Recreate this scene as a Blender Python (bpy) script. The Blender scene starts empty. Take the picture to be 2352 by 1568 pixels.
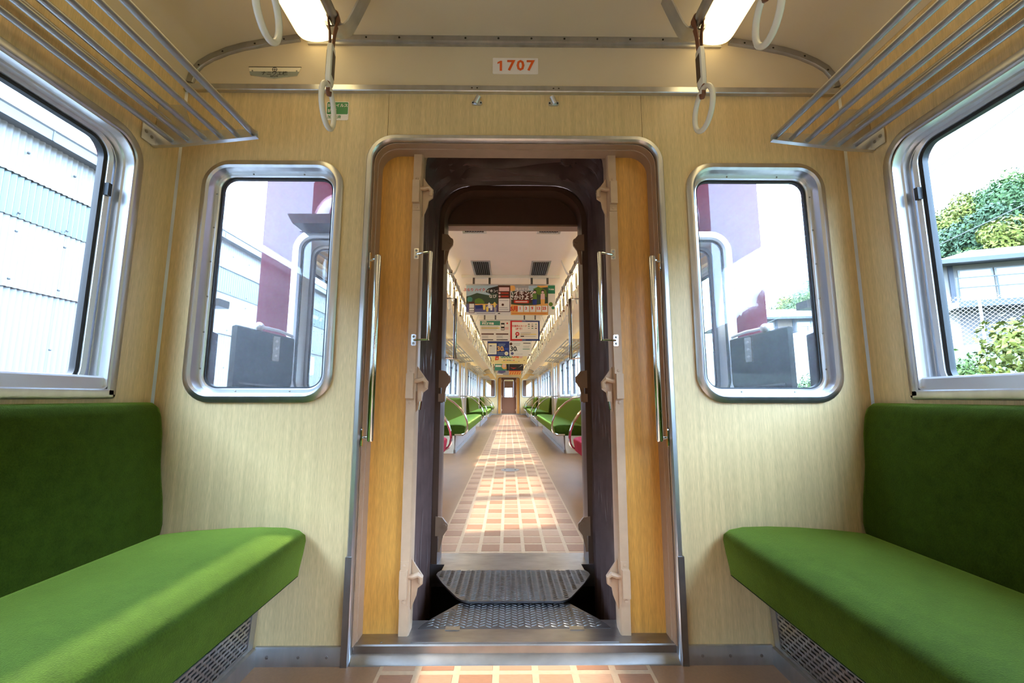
import bpy, bmesh, math, random
from mathutils import Vector, Matrix
R = random.Random(7)
sc = bpy.context.scene
C = sc.collection

# ------------------------------------------------------------------ camera
cam = bpy.data.cameras.new('camera'); cam.sensor_width = 36; cam.lens = 968.62 / 2352 * 36
cam.clip_start = .02; cam.clip_end = 400
co = bpy.data.objects.new('camera', cam); C.objects.link(co); sc.camera = co
PITCH, YAW, ROLL = .1310, .0086, .0011
fw = Vector((math.sin(YAW) * math.cos(PITCH), math.cos(YAW) * math.cos(PITCH), math.sin(PITCH)))
rt = Vector((math.cos(YAW), -math.sin(YAW), 0)); up = rt.cross(fw)
rt2 = math.cos(ROLL) * rt + math.sin(ROLL) * up; up2 = -math.sin(ROLL) * rt + math.cos(ROLL) * up
m = Matrix((rt2, up2, -fw)).transposed().to_4x4(); m.translation = (-.0242, -1.4774, .8486)
co.matrix_world = m

# ------------------------------------------------------------------ world, sun, exposure
SKY = 34.0
SUN = 13.0
LAMP = 6.0        # next car
LAMP_NEAR = 2.7   # near car
LAMP_COL = (1.0, .78, .37)
wd = bpy.data.worlds.new('sky'); sc.world = wd; wd.use_nodes = True
bg = wd.node_tree.nodes['Background']; bg.inputs[0].default_value = (.53, .79, 1.20, 1); bg.inputs[1].default_value = SKY
sl = bpy.data.lights.new('sun', 'SUN'); sl.energy = SUN; sl.angle = math.radians(2.5); sl.color = (1, .95, .88)
so = bpy.data.objects.new('sun', sl); C.objects.link(so)
so.rotation_euler = Vector((1, .24, -1.02)).to_track_quat('-Z', 'Y').to_euler()
vs = sc.view_settings
sc.display_settings.display_device = 'sRGB'
vs.view_transform = 'Standard'; vs.look = 'None'; vs.gamma = 1; vs.exposure = -0.1; vs.use_curve_mapping = False

# ------------------------------------------------------------------ materials
def srgb(r, g, b):
    f = lambda c: (c / 255 / 12.92) if c / 255 <= .04045 else ((c / 255 + .055) / 1.055) ** 2.4
    return (f(r), f(g), f(b))
MATS = {}
def pm(name, col, rough=.5, metal=0., noise=None, bump=None, spec=.5, sheen=0., sheen_col=None, coat=0., emit=None, sheen_rough=.4):
    """principled material; noise=((sx,sy,sz), amount) varies the colour, bump=((sx,sy,sz), strength) adds fine relief"""
    m = bpy.data.materials.new(name); m.use_nodes = True; nt = m.node_tree; p = nt.nodes['Principled BSDF']
    p.inputs['Base Color'].default_value = (*col, 1); p.inputs['Roughness'].default_value = rough
    p.inputs['Metallic'].default_value = metal; p.inputs['Specular IOR Level'].default_value = spec
    if coat: p.inputs['Coat Weight'].default_value = coat; p.inputs['Coat Roughness'].default_value = .03
    if sheen:
        p.inputs['Sheen Weight'].default_value = sheen; p.inputs['Sheen Roughness'].default_value = sheen_rough
        p.inputs['Sheen Tint'].default_value = (*(sheen_col or col), 1)
    if emit: p.inputs['Emission Color'].default_value = (*emit[0], 1); p.inputs['Emission Strength'].default_value = emit[1]
    tc = nt.nodes.new('ShaderNodeTexCoord')
    def nz(sc_, det=4):
        mp = nt.nodes.new('ShaderNodeMapping'); mp.inputs['Scale'].default_value = sc_
        n = nt.nodes.new('ShaderNodeTexNoise'); n.inputs['Scale'].default_value = 1; n.inputs['Detail'].default_value = det
        nt.links.new(tc.outputs['Object'], mp.inputs[0]); nt.links.new(mp.outputs[0], n.inputs['Vector'])
        return n
    if noise:
        layers = noise if isinstance(noise[0][0], tuple) else (noise,)
        prev = None
        for s_, a in layers:
            n = nz(s_)
            mr = nt.nodes.new('ShaderNodeMapRange'); mr.inputs['From Min'].default_value = .3; mr.inputs['From Max'].default_value = .7
            mr.inputs['To Min'].default_value = 1 - a; mr.inputs['To Max'].default_value = 1 + a
            nt.links.new(n.outputs[0], mr.inputs[0])
            mx = nt.nodes.new('ShaderNodeVectorMath'); mx.operation = 'SCALE'
            if prev is None: mx.inputs[0].default_value = col
            else: nt.links.new(prev.outputs[0], mx.inputs[0])
            nt.links.new(mr.outputs[0], mx.inputs['Scale']); prev = mx
        nt.links.new(prev.outputs[0], p.inputs['Base Color'])
    if bump:
        n = nz(bump[0]); b = nt.nodes.new('ShaderNodeBump'); b.inputs['Strength'].default_value = bump[1]; b.inputs['Distance'].default_value = .002
        nt.links.new(n.outputs[0], b.inputs['Height']); nt.links.new(b.outputs[0], p.inputs['Normal'])
    MATS[name] = m; return m
def glass(name, tint=(1, 1, 1), refl=1.0, rough=0.0, haze=0.0):
    """thin pane: clear, with a mirror share that grows towards grazing angles (same from both faces)"""
    m = bpy.data.materials.new(name); m.use_nodes = True; nt = m.node_tree; nt.nodes.clear(); N = nt.nodes.new; L = nt.links.new
    o = N('ShaderNodeOutputMaterial'); mx = N('ShaderNodeMixShader'); ge = N('ShaderNodeNewGeometry')
    d = N('ShaderNodeVectorMath'); d.operation = 'DOT_PRODUCT'; L(ge.outputs['Incoming'], d.inputs[0]); L(ge.outputs['Normal'], d.inputs[1])
    ab = N('ShaderNodeMath'); ab.operation = 'ABSOLUTE'; L(d.outputs['Value'], ab.inputs[0])
    iv = N('ShaderNodeMath'); iv.operation = 'SUBTRACT'; iv.inputs[0].default_value = 1; L(ab.outputs[0], iv.inputs[1])
    pw = N('ShaderNodeMath'); pw.operation = 'POWER'; pw.inputs[1].default_value = 5; L(iv.outputs[0], pw.inputs[0])
    ma = N('ShaderNodeMath'); ma.operation = 'MULTIPLY_ADD'; ma.inputs[1].default_value = .9; ma.inputs[2].default_value = .035; L(pw.outputs[0], ma.inputs[0])
    t = N('ShaderNodeBsdfTransparent'); t.inputs[0].default_value = (*tint, 1)
    g = N('ShaderNodeBsdfGlossy'); g.inputs['Roughness'].default_value = rough; g.inputs[0].default_value = (refl, refl, refl, 1)
    if haze:      # translucent share mixed in to lay a pale haze over the view
        dm = N('ShaderNodeMixShader'); dm.inputs[0].default_value = haze; tl = N('ShaderNodeBsdfTranslucent'); tl.inputs[0].default_value = (.85, .85, .85, 1)
        L(t.outputs[0], dm.inputs[1]); L(tl.outputs[0], dm.inputs[2]); t = dm
    L(ma.outputs[0], mx.inputs[0]); L(t.outputs[0], mx.inputs[1]); L(g.outputs[0], mx.inputs[2]); L(mx.outputs[0], o.inputs[0])
    MATS[name] = m; return m

pm('laminate', srgb(212, 183, 131), .38, noise=(((70, 70, 1.2), .10), ((420, 420, 30), .13)), bump=((300, 300, 25), .10))
pm('laminate_orange', srgb(212, 150, 68), .36, noise=(((60, 60, 1.0), .12), ((420, 420, 30), .14)), bump=((300, 300, 25), .10))
pm('ceiling_cream', srgb(206, 188, 158), .45, noise=((3, 3, 3), .04))
pm('ceiling_cream_lit', srgb(238, 224, 208), .4, noise=((3, 3, 3), .03))  # cream ceiling again, the next car's brighter light put into its colour
pm('aluminium', (.62, .62, .63), .32, 1, noise=((30, 30, 6), .08), bump=((150, 150, 20), .04))
pm('frame_sky_sheen', (.70, .71, .74), .35, .25)  # metal window frame, with the sky it mirrors put into a pale colour
pm('aluminium_dull', (.47, .455, .44), .42, 1, noise=((20, 20, 6), .12), bump=((120, 120, 30), .06))
pm('aluminium_light', (.80, .81, .83), .30, .85)
pm('steel_plate', (.36, .35, .34), .35, 1, noise=((9, 25, 9), .18), bump=((60, 200, 60), .06))
pm('steel_rib', (.19, .178, .165), .48, .9)
pm('steel_dark', (.16, .155, .16), .40, .9, noise=((30, 30, 30), .15))
pm('chrome', (.82, .83, .85), .10, 1)
pm('rack_metal', (.42, .41, .40), .40, .9)
pm('rubber', (.012, .012, .013), .55)
pm('black', (.006, .006, .006), .8)
pm('beige_paint', srgb(192, 156, 122), .42, noise=((25, 25, 25), .05), bump=((50, 50, 50), .10))
pm('beige_jamb', srgb(158, 124, 96), .42, noise=((25, 25, 5), .06))
pm('brown_and_shaded_beige', srgb(92, 66, 50), .45, noise=((20, 20, 5), .06))  # brown panels, and the next car's beige arch with its shade coloured in
pm('moquette_green', srgb(48, 64, 10), .9, noise=(((30, 30, 30), .16), ((260, 260, 260), .18)), bump=((420, 420, 420), .45), spec=.1, sheen=.7, sheen_col=srgb(190, 224, 96), sheen_rough=.35)
pm('moquette_red', srgb(132, 18, 36), .9, noise=(((30, 30, 30), .14), ((260, 260, 260), .15)), bump=((420, 420, 420), .4), spec=.1, sheen=.5, sheen_col=srgb(225, 90, 110))
pm('seat_piping', srgb(40, 62, 18), .9)
pm('floor_vinyl', srgb(140, 102, 70), .42, noise=(((6, 3, 6), .08), ((120, 90, 120), .06)))
pm('tile_grout', srgb(176, 142, 108), .42, noise=((60, 60, 60), .08))
for i, c in enumerate(((164, 122, 92), (142, 97, 69), (156, 112, 82))):
    pm('tile_%d' % i, srgb(*c), .42, noise=((40, 120, 40), .10))
pm('bellows', srgb(98, 74, 68), .42, noise=((10, 10, 10), .2), bump=((18, 18, 18), .5))
pm('strap_leather', srgb(120, 70, 44), .5)
pm('strap_sleeve', srgb(226, 222, 210), .3)
pm('strap_ring', srgb(232, 226, 212), .22)
pm('sleeve_dark', srgb(60, 38, 28), .4)
pm('lamp_lens', srgb(240, 240, 232), .4, emit=(LAMP_COL, LAMP))
pm('lamp_lens_near', srgb(240, 240, 232), .4, emit=(LAMP_COL, LAMP_NEAR))
pm('lamp_body', srgb(225, 222, 212), .4)
pm('screw', (.30, .29, .27), .35, 1)
pm('hole_dark', (.02, .018, .016), .7)
pm('maroon', srgb(72, 8, 24), .6, spec=.05, coat=.60, noise=((5, 5, 2), .05))
pm('maroon_dark', srgb(44, 12, 16), .5, spec=.1, coat=.15)
pm('hood_rubber', srgb(46, 46, 42), .45, noise=(((60, 60, 2), .18), ((6, 6, 3), .10)), spec=.15)
pm('white_paint', srgb(140, 136, 130), .45)
pm('sign_white', srgb(232, 220, 212), .4)
pm('sign_orange', srgb(226, 92, 26), .5)
pm('sign_green', srgb(28, 120, 52), .4)
pm('ink_black', srgb(26, 24, 24), .5)
pm('plate_cream', srgb(226, 214, 186), .35)
pm('plate_grey', srgb(138, 140, 126), .4)
pm('door_brown', srgb(118, 74, 48), .4)
pm('far_wall_paint', srgb(214, 206, 186), .4)
for n, c in dict(paper_white=(238, 232, 226), paper_sky=(176, 200, 214), paper_hill=(58, 78, 60), paper_leaf=(96, 130, 46), paper_brown=(84, 38, 26), paper_orange=(240, 176, 92), paper_red=(222, 62, 34), paper_teal=(66, 140, 122), paper_navy=(30, 48, 120), paper_blue=(40, 74, 168), paper_yellow=(244, 214, 104), paper_grey=(170, 166, 170), paper_green=(24, 122, 88), paper_pink=(230, 190, 186), paper_crimson=(206, 32, 40), paper_cream=(244, 226, 168), paper_black=(34, 30, 32), paper_violet=(96, 92, 140)).items():
    pm(n, srgb(*c), .45)
glass('window_glass', (.97, .985, .98), .5)
glass('hazed_glass', (.97, .98, .98), .5, haze=.05)
pm('corrugated_white', srgb(108, 104, 100), .5, noise=((1.2, 1.2, .3), .05))
pm('corrugated_clear', srgb(74, 80, 76), .35, noise=((2, 2, .3), .08))
pm('eave_grey', srgb(72, 72, 72), .5)
pm('bolt_grey', srgb(60, 60, 60), .5)
pm('gravel', srgb(104, 98, 92), .9, noise=((14, 14, 14), .3))
pm('grass_ground', srgb(120, 160, 60), .95, noise=(((1.2, 1.2, 1.2), .2), ((14, 14, 14), .25)))
pm('hill_ground', srgb(50, 58, 28), .95, noise=((.6, .6, .6), .25))
for i, c in enumerate(((58, 76, 28), (42, 64, 28), (80, 84, 26), (40, 58, 34))):
    pm('leaf_%d' % i, srgb(*c), .7, noise=((2.5, 2.5, 2.5), .28), spec=.2)
pm('bark', srgb(62, 50, 38), .9)
pm('house_wall', srgb(112, 104, 94), .7, noise=((2, 2, 2), .04))
pm('house_wood', srgb(106, 84, 60), .7)
pm('house_roof', srgb(54, 54, 54), .55, noise=((3, 3, 8), .1))
pm('house_trim', srgb(40, 42, 48), .5)
pm('house_block', srgb(86, 80, 78), .8, noise=((3, 3, 6), .12))
pm('fence_metal', srgb(150, 148, 144), .45, .5)
pm('cable', srgb(60, 60, 60), .6)
M_ = MATS

# ------------------------------------------------------------------ mesh builder
class MB:
    def __init__(s): s.v = []; s.f = []; s.mi = []
    def add(s, vs_, fs, m=0):
        b = len(s.v); s.v += [tuple(v) for v in vs_]; s.f += [tuple(b + i for i in f) for f in fs]; s.mi += [m] * len(fs); return s
    def poly(s, pts, m=0): return s.add(pts, [tuple(range(len(pts)))], m)
    def box(s, x0, x1, y0, y1, z0, z1, m=0):
        v = [(x, y, z) for x in (x0, x1) for y in (y0, y1) for z in (z0, z1)]
        return s.add(v, [(0, 1, 3, 2), (4, 6, 7, 5), (0, 4, 5, 1), (2, 3, 7, 6), (0, 2, 6, 4), (1, 5, 7, 3)], m)
    def prism(s, poly, F, t0, t1, m=0, m_side=None, m_back=None):
        """polygon poly [(a,b)], F(a,b,t) -> xyz, extruded t0..t1"""
        n = len(poly); a = [F(p[0], p[1], t0) for p in poly]; b = [F(p[0], p[1], t1) for p in poly]
        s.add(a, [tuple(range(n))], m); s.add(b, [tuple(range(n))], m if m_back is None else m_back)
        s.add(a + b, [(i, (i + 1) % n, n + (i + 1) % n, n + i) for i in range(n)], m if m_side is None else m_side); return s
    def loft(s, secs, closed=True, caps=True, m=0, loop=False):
        n = len(secs[0]); v = [p for q in secs for p in q]; f = []
        K = len(secs)
        for k in range(K if loop else K - 1):
            k2 = (k + 1) % K
            for i in range(n if closed else n - 1):
                j = (i + 1) % n; f.append((k * n + i, k * n + j, k2 * n + j, k2 * n + i))
        if caps and not loop: f += [tuple(range(n)), tuple((K - 1) * n + i for i in range(n))]
        return s.add(v, f, m)
    def tube(s, pts, r, n=10, m=0, loop=False, caps=True):
        pts = [Vector(p) for p in pts]; K = len(pts); secs = []
        rs = r if isinstance(r, (list, tuple)) else [r] * K
        t0 = (pts[1] - pts[0]).normalized(); nrm = t0.orthogonal().normalized()
        if abs(t0.z) < .9: nrm = (Vector((0, 0, 1)) - t0 * t0.z).normalized()
        for k in range(K):
            if loop: t = (pts[(k + 1) % K] - pts[k - 1]).normalized()
            else: t = (pts[min(k + 1, K - 1)] - pts[max(k - 1, 0)]).normalized()
            nrm = (nrm - t * nrm.dot(t)).normalized(); b = t.cross(nrm)
            secs.append([pts[k] + rs[k] * (math.cos(2 * math.pi * i / n) * nrm + math.sin(2 * math.pi * i / n) * b) for i in range(n)])
        return s.loft(secs, True, caps, m, loop)
    def ring(s, path, prof, F, loop=True, m=0):
        """path [(u,v,nu,nv)], prof [(a,b)]: a along the in-plane normal, b along depth; F(u,v,w)"""
        return s.loft([[F(u + nu * a, v + nv * a, b) for a, b in prof] for u, v, nu, nv in path], True, not loop, m, loop)
    def ball(s, c, r, n=8, k=5, m=0, sq=(1, 1, 1)):
        secs = []
        for j in range(1, k):
            th = math.pi * j / k
            secs.append([(c[0] + sq[0] * r * math.sin(th) * math.cos(2 * math.pi * i / n), c[1] + sq[1] * r * math.sin(th) * math.sin(2 * math.pi * i / n), c[2] + sq[2] * r * math.cos(th)) for i in range(n)])
        return s.loft(secs, True, True, m)
    def mesh(s, name, mats, smooth=35):
        me = bpy.data.meshes.new(name); me.from_pydata(s.v, [], s.f)
        for mt in (mats if isinstance(mats, (list, tuple)) else [mats]): me.materials.append(M_[mt])
        me.polygons.foreach_set('material_index', s.mi)
        bm = bmesh.new(); bm.from_mesh(me); bmesh.ops.recalc_face_normals(bm, faces=bm.faces); bm.to_mesh(me); bm.free()
        if smooth:
            me.polygons.foreach_set('use_smooth', [True] * len(me.polygons)); me.set_sharp_from_angle(angle=math.radians(smooth))
        me.update(); return me
    def build(s, name, mats, parent=None, smooth=35, loc=None):
        return link(name, s.mesh(name, mats, smooth), parent, loc)
def link(name, data, parent=None, loc=None):
    o = bpy.data.objects.new(name, data); C.objects.link(o)
    if loc is not None: o.location = loc
    if parent is not None: o.parent = parent
    return o
def thing(name, label, cat, loc=(0, 0, 0), group=None):
    o = link(name, None, None, loc); o.empty_display_size = .1; return tag(o, label, cat, group)
def tag(o, label, cat, group=None):
    o['label'] = label; o['category'] = cat
    if group: o['group'] = group
    return o
def struct(o, label=None):
    o['kind'] = 'structure'
    if label: o['label'] = label
    return o
def sgroup(name, label=None): return struct(link(name, None), label)
def copy_tree(o, parent=None):
    c = o.copy(); C.objects.link(c); c.parent = parent
    for ch in list(o.children): copy_tree(ch, c)
    return c
def rr(u0, u1, v0, v1, r, n=6):
    """rounded rectangle path with outward normals"""
    P = []
    for cx, cy, a0 in ((u1 - r, v1 - r, 0), (u0 + r, v1 - r, 90), (u0 + r, v0 + r, 180), (u1 - r, v0 + r, 270)):
        for k in range(n + 1):
            a = math.radians(a0 + 90 * k / n); P.append((cx + r * math.cos(a), cy + r * math.sin(a), math.cos(a), math.sin(a)))
    return P
def rrp(*a): return [(p[0], p[1]) for p in rr(*a)]
def plate(mb, outer, holes, F, t0, t1, m=0, m_back=None, m_side=None):
    bm = bmesh.new(); loops = []
    for lp in [outer] + holes:
        vv = [bm.verts.new((p[0], p[1], 0)) for p in lp]
        for i in range(len(vv)): bm.edges.new((vv[i], vv[(i + 1) % len(vv)]))
        loops.append(vv)
    bm.verts.index_update()
    bmesh.ops.triangle_fill(bm, use_beauty=True, edges=bm.edges[:])
    bm.verts.index_update()
    n = len(bm.verts); P = [(v.co.x, v.co.y) for v in bm.verts]; fs = [tuple(v.index for v in f.verts) for f in bm.faces]
    mb.add([F(a, b, t0) for a, b in P], fs, m); mb.add([F(a, b, t1) for a, b in P], fs, m if m_back is None else m_back)
    for lp in loops:
        k = len(lp); q = [(v.co.x, v.co.y) for v in lp]
        mb.add([F(a, b, t0) for a, b in q] + [F(a, b, t1) for a, b in q], [(i, (i + 1) % k, k + (i + 1) % k, k + i) for i in range(k)], m if m_side is None else m_side)
    bm.free(); return mb
def text(mb, body, size, F, u, v, m=0, t=.001, bold=0., align='CENTER', sx=1.0):
    c = bpy.data.curves.new('t', 'FONT'); c.body = body; c.size = size; c.offset = bold; c.align_x = align; c.align_y = 'CENTER'; c.resolution_u = 2
    o = bpy.data.objects.new('t', c); C.objects.link(o); bpy.context.view_layer.update()
    me = bpy.data.meshes.new_from_object(o.evaluated_get(bpy.context.evaluated_depsgraph_get()))
    mb.add([F(u + p.co.x * sx, v + p.co.y, t) for p in me.vertices], [tuple(f.vertices) for f in me.polygons], m)
    bpy.data.objects.remove(o); bpy.data.curves.remove(c); bpy.data.meshes.remove(me); return mb
def screw(mb, F, u, v, w, r=.0035, m=0):
    n = 8
    mb.loft([[F(u + q * r * math.cos(2 * math.pi * i / n), v + q * r * math.sin(2 * math.pi * i / n), w + h) for i in range(n)] for q, h in ((1, 0), (.95, .0015), (.55, .0022))], True, True, m)
def circ(u, v, r, n=20): return [(u + r * math.cos(2 * math.pi * i / n), v + r * math.sin(2 * math.pi * i / n)) for i in range(n)]
ORD = ['first', 'second', 'third', 'fourth', 'fifth', 'sixth', 'seventh', 'eighth', 'ninth', 'tenth', 'eleventh', 'twelfth'] + ['%dth' % i if i % 10 not in (1, 2, 3) or i in (13,) else '%d%s' % (i, {1: 'st', 2: 'nd', 3: 'rd'}[i % 10]) for i in range(13, 100)]
SIDE = {-1: 'left', 1: 'right'}
W = 1.25          # half width inside
YB, YF = .842, 19.2   # next car: its near and far end walls (inside faces)

# ------------------------------------------------------------------ the shell of both cars
CEIL = [(1.25, 2.035), (1.238, 2.085), (1.213, 2.12), (1.17, 2.150), (1.11, 2.178), (1.05, 2.198), (.94, 2.221), (.835, 2.238), (.80, 2.228)]
def ceil_prof(): return [(-x, z) for x, z in CEIL] + [(x, z) for x, z in CEIL[::-1]]
def ceiling(name, y0, y1, label, mat='ceiling_cream'):
    P = ceil_prof(); mb = MB()
    outer = [(-1.34, 2.035), (-1.34, 2.3), (-.9, 2.5), (.9, 2.5), (1.34, 2.3), (1.34, 2.035)]
    poly = P + outer[::-1]
    mb.prism(poly, lambda a, b, t: (a, t, b), y0, y1)
    return struct(mb.build(name, mat, None, 30), label)
def floor(name, y0, y1, rows, label, per=300):
    root = sgroup(name, label)
    MB().box(-1.33, 1.33, y0, y1, -.12, 0).build('vinyl_sheet', 'floor_vinyl', root, 0)
    MB().box(-.428, .428, y0 + .002, y1 - .002, .0002, .0012).build('tile_strip', 'tile_grout', root, 0)
    px, py = .122, .130; tx, ty = .102, .108
    meshes = []
    for i in range(3):
        b = MB(); b.loft([[(sx * tx / 2, sy * ty / 2, 0) for sx, sy in ((-1, -1), (1, -1), (1, 1), (-1, 1))], [(sx * (tx / 2 - .001), sy * (ty / 2 - .001), .0014) for sx, sy in ((-1, -1), (1, -1), (1, 1), (-1, 1))]])
        meshes.append(b.mesh('tile', 'tile_%d' % i, 0))
    rest = MB(); n = 0
    for r in range(rows):
        for c in range(7):
            x = (c - 3) * px; near = y0 < -1
            y = y1 - .109 - (r - 1) * py if near else y0 + .075 + r * py
            k = (r + c) % 2 if R.random() > .12 else 2
            if near and r == 0:      # the row cut off by the sill
                o = link('tile', meshes[k], root, (x, y1 - .0245, .0008)); o.scale = (1, .2, 1); n += 1; continue
            if n < per:
                o = link('tile', meshes[k], root, (x, y, .0008)); n += 1
            else: rest.box(x - tx / 2, x + tx / 2, y - ty / 2, y + ty / 2, .0008, .0022, k)
    if rest.v: rest.build('tile_rows', ['tile_0', 'tile_1', 'tile_2'], root, 0)['kind'] = 'stuff'
    return root
ceiling('ceiling', -7.5, 0, 'cream ceiling of the near car')
ceiling('ceiling_next_car', YB, YF, 'cream ceiling of the next car, brighter light put into its colour', 'ceiling_cream_lit')
floor('floor', -7.5, 0, 9, 'tan vinyl floor with a tile strip in the near car')
floor('floor_next_car', YB, YF, 138, 'tan vinyl floor with a tile strip in the next car', 294)
mh = thing('floor_hatch', 'round steel hatch cover in the tiled aisle of the next car', 'hatch', (0, 3.62, .002))
b = MB(); b.loft([[(r * math.cos(2 * math.pi * i / 32), r * math.sin(2 * math.pi * i / 32), z) for i in range(32)] for r, z in ((.108, 0), (.108, .003), (.10, .004), (.095, .003))]); b.build('cover', 'aluminium_dull', mh)
for sx in (-1, 1): MB().loft([[(sx * .06 + .012 * math.cos(2 * math.pi * i / 10), .012 * math.sin(2 * math.pi * i / 10), z) for i in range(10)] for z in (.003, .0042)]).build('lift_hole', 'hole_dark', mh)

def arch_path(hx, z0, z1, r, n=8):
    """open inverted U: (u,v,nu,nv) from bottom left up, over, down right"""
    P = [(-hx, z0, -1, 0), (-hx, (z0 + z1 - r) / 2, -1, 0)]
    for k in range(n + 1):
        a = math.radians(180 - 90 * k / n); P.append((-hx + r + r * math.cos(a), z1 - r + r * math.sin(a), math.cos(a), math.sin(a)))
    for k in range(n + 1):
        a = math.radians(90 - 90 * k / n); P.append((hx - r + r * math.cos(a), z1 - r + r * math.sin(a), math.cos(a), math.sin(a)))
    return P + [(hx, (z0 + z1 - r) / 2, 1, 0), (hx, z0, 1, 0)]
WIN = (.634, 1.153, .828, 1.718)   # end window, outer edge of its frame
def end_wall(suffix, Y0, d, nwin, full, where):
    """interior end wall at Y0; d=+1: the room lies at smaller y"""
    F = lambda u, v, w: (u, Y0 - d * w, v)
    root = sgroup('wall_end' + suffix, 'wood-grain laminate end wall of ' + where)
    arc = [(p[0], p[1]) for p in arch_path(.545, 0, 1.815, .10)]
    half = len(arc) // 2
    for s in (-1, 1):
        pts = [(abs(u), v) for u, v in arc[:half]]            # up the door jamb to the head
        pts = [p for p in pts if p[0] > .4835] + [(.482, 1.815), (.482, 2.0), (1.25, 2.0), (1.25, 0)]
        x0, x1, z0, z1 = WIN
        hole = rrp(x0 + .012, x1 - .012, z0 + .012, z1 - .012, .085)
        mb = MB(); plate(mb, [(s * a, b) for a, b in pts], [[(s * a, b) for a, b in hole]], F, 0, -.05)
        mb.build('laminate_panel', 'laminate', root, 0)
    mb = MB(); mb.prism([(-.4805, 1.812), (.4805, 1.812), (.4805, 2.0), (-.4805, 2.0)], F, 0, -.05); mb.build('laminate_panel', 'laminate', root, 0)
    mb = MB(); mb.prism([(-1.25, 1.998)] + ceil_prof() + [(1.25, 1.998)], F, .002, -.05); mb.build('lunette_panel', 'ceiling_cream', root, 0)
    # aluminium trim between laminate and lunette, around the ceiling line, and in the corners
    tr = sgroup('trim_1' + suffix, 'aluminium trim strips of the end wall of ' + where)
    mb = MB(); mb.prism([(.0, 1.996), (.016, 1.996), (.018, 1.999), (.012, 2.024), (.0, 2.027)], lambda a, b, t: F(t, b, a), -1.248, 1.248); mb.build('ledge_strip', 'aluminium', tr)
    for s in (-1, 1):
        pts = [(x, z) for x, z in CEIL[:-1]]
        secs = []
        for k, (x, z) in enumerate(pts):
            a = pts[max(k - 1, 0)]; c = pts[min(k + 1, len(pts) - 1)]; t = Vector((c[0] - a[0], c[1] - a[1])).normalized(); n = Vector((-t.y, t.x)) * (-1 if t.x > 0 else 1)
            n = Vector((-abs(t.y), -abs(t.x)))
            secs.append([F(s * (x + n.x * q), z + n.y * q, w) for q, w in ((.001, .002), (.001, .012), (.006, .014), (.026, .014), (.028, .010), (.028, .002))])
        mb = MB(); mb.loft(secs); mb.build('ceiling_strip', 'aluminium_dull', tr)
    mb = MB(); mb.prism([(.002, 2.196), (.012, 2.196), (.012, 2.205), (.020, 2.207), (.020, 2.2275), (.002, 2.2275)], lambda a, b, t: F(t, b, a), -.80, .80); mb.build('ceiling_strip', 'aluminium_dull', tr)
    for s in (-1, 1):
        mb = MB(); mb.prism([(.0, .0), (.0065, .0), (.0, .0065)], lambda a, b, t: F(s * (1.25 - a), t, b), .0, 1.996); mb.build('corner_bead', 'aluminium_dull', tr)
    if full:
        mb = MB()
        for x in [i * .127 - .70 for i in range(12)]: screw(mb, F, x, 2.217, .020, .004)
        for s in (-1, 1):
            for x, z in ((.89, 2.212), (1.0, 2.192), (1.12, 2.158), (1.205, 2.10), (.80, 2.215)): screw(mb, F, s * x, z, .013, .004)
        for x in (-.165, -.145, .145, .165): screw(mb, F, x, 2.011, .014, .0035)
        mb.build('screw', 'hole_dark', tr)['kind'] = 'stuff'
    # baseboards
    for s in (-1, 1):
        o = sgroup('baseboard_' + SIDE[s] + suffix, 'grey metal baseboard at the %s of the end wall of %s' % (SIDE[s], where))
        mb = MB(); mb.prism([(.0, 0), (.012, 0), (.012, .05), (.008, .056), (.0, .056)], lambda a, b, t: F(s * t, b, a), .557, .83); mb.build('skirting', 'aluminium_dull', o)
        if full:
            for x in (.60, .69, .79):
                mb = MB(); screw(mb, F, s * x, .028, .012, .005); mb.build('screw', 'screw', o)
    # windows
    for i, s in enumerate((-1, 1)):
        x0, x1, z0, z1 = WIN
        if s < 0: x0, x1 = -x1, -x0
        wn = sgroup('window_%d' % (nwin + i), 'rounded end window at the %s of the gangway, %s' % (SIDE[s], where))
        P = rr(x0, x1, z0, z1, .10, 8)
        mb = MB(); mb.ring(P, [(0, -.002), (-.001, .008), (-.008, .014), (-.022, .016), (-.030, .010), (-.034, -.006), (-.034, -.040), (-.0, -.040)], F); mb.build('frame', 'aluminium', wn)
        mb = MB(); mb.ring(P, [(-.034, -.022), (-.046, -.022), (-.050, -.026), (-.050, -.045), (-.034, -.045)], F); mb.build('inner_frame', 'aluminium_light', wn)
        mb = MB(); mb.ring(P, [(-.050, -.030), (-.0555, -.031), (-.0555, -.046), (-.050, -.046)], F); mb.build('gasket', 'rubber', wn)
        mb = MB(); mb.prism([(p[0] - .052 * p[2], p[1] - .052 * p[3]) for p in P], F, -.034, -.039); mb.build('pane', 'hazed_glass' if full else 'window_glass', wn, 0)
        if full:
            mb = MB()
            for q in range(6): 
                z = z0 + .12 + q * .13
                for x in (x0 + .040, x1 - .040): screw(mb, F, x, z, -.022, .0032)
            for x in (x0 + .17, x0 + .36):
                for z in (z0 + .040, z1 - .040): screw(mb, F, x, z, -.022, .0032)
            mb.build('screw', 'screw', wn)['kind'] = 'stuff'
    return root
end_wall('', 0, 1, 1, True, 'the near car')
end_wall('_next_car', YB, -1, 3, False, 'the next car, gangway side')
end_wall('_far', YF, 1, 5, False, 'the next car, far side')

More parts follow.
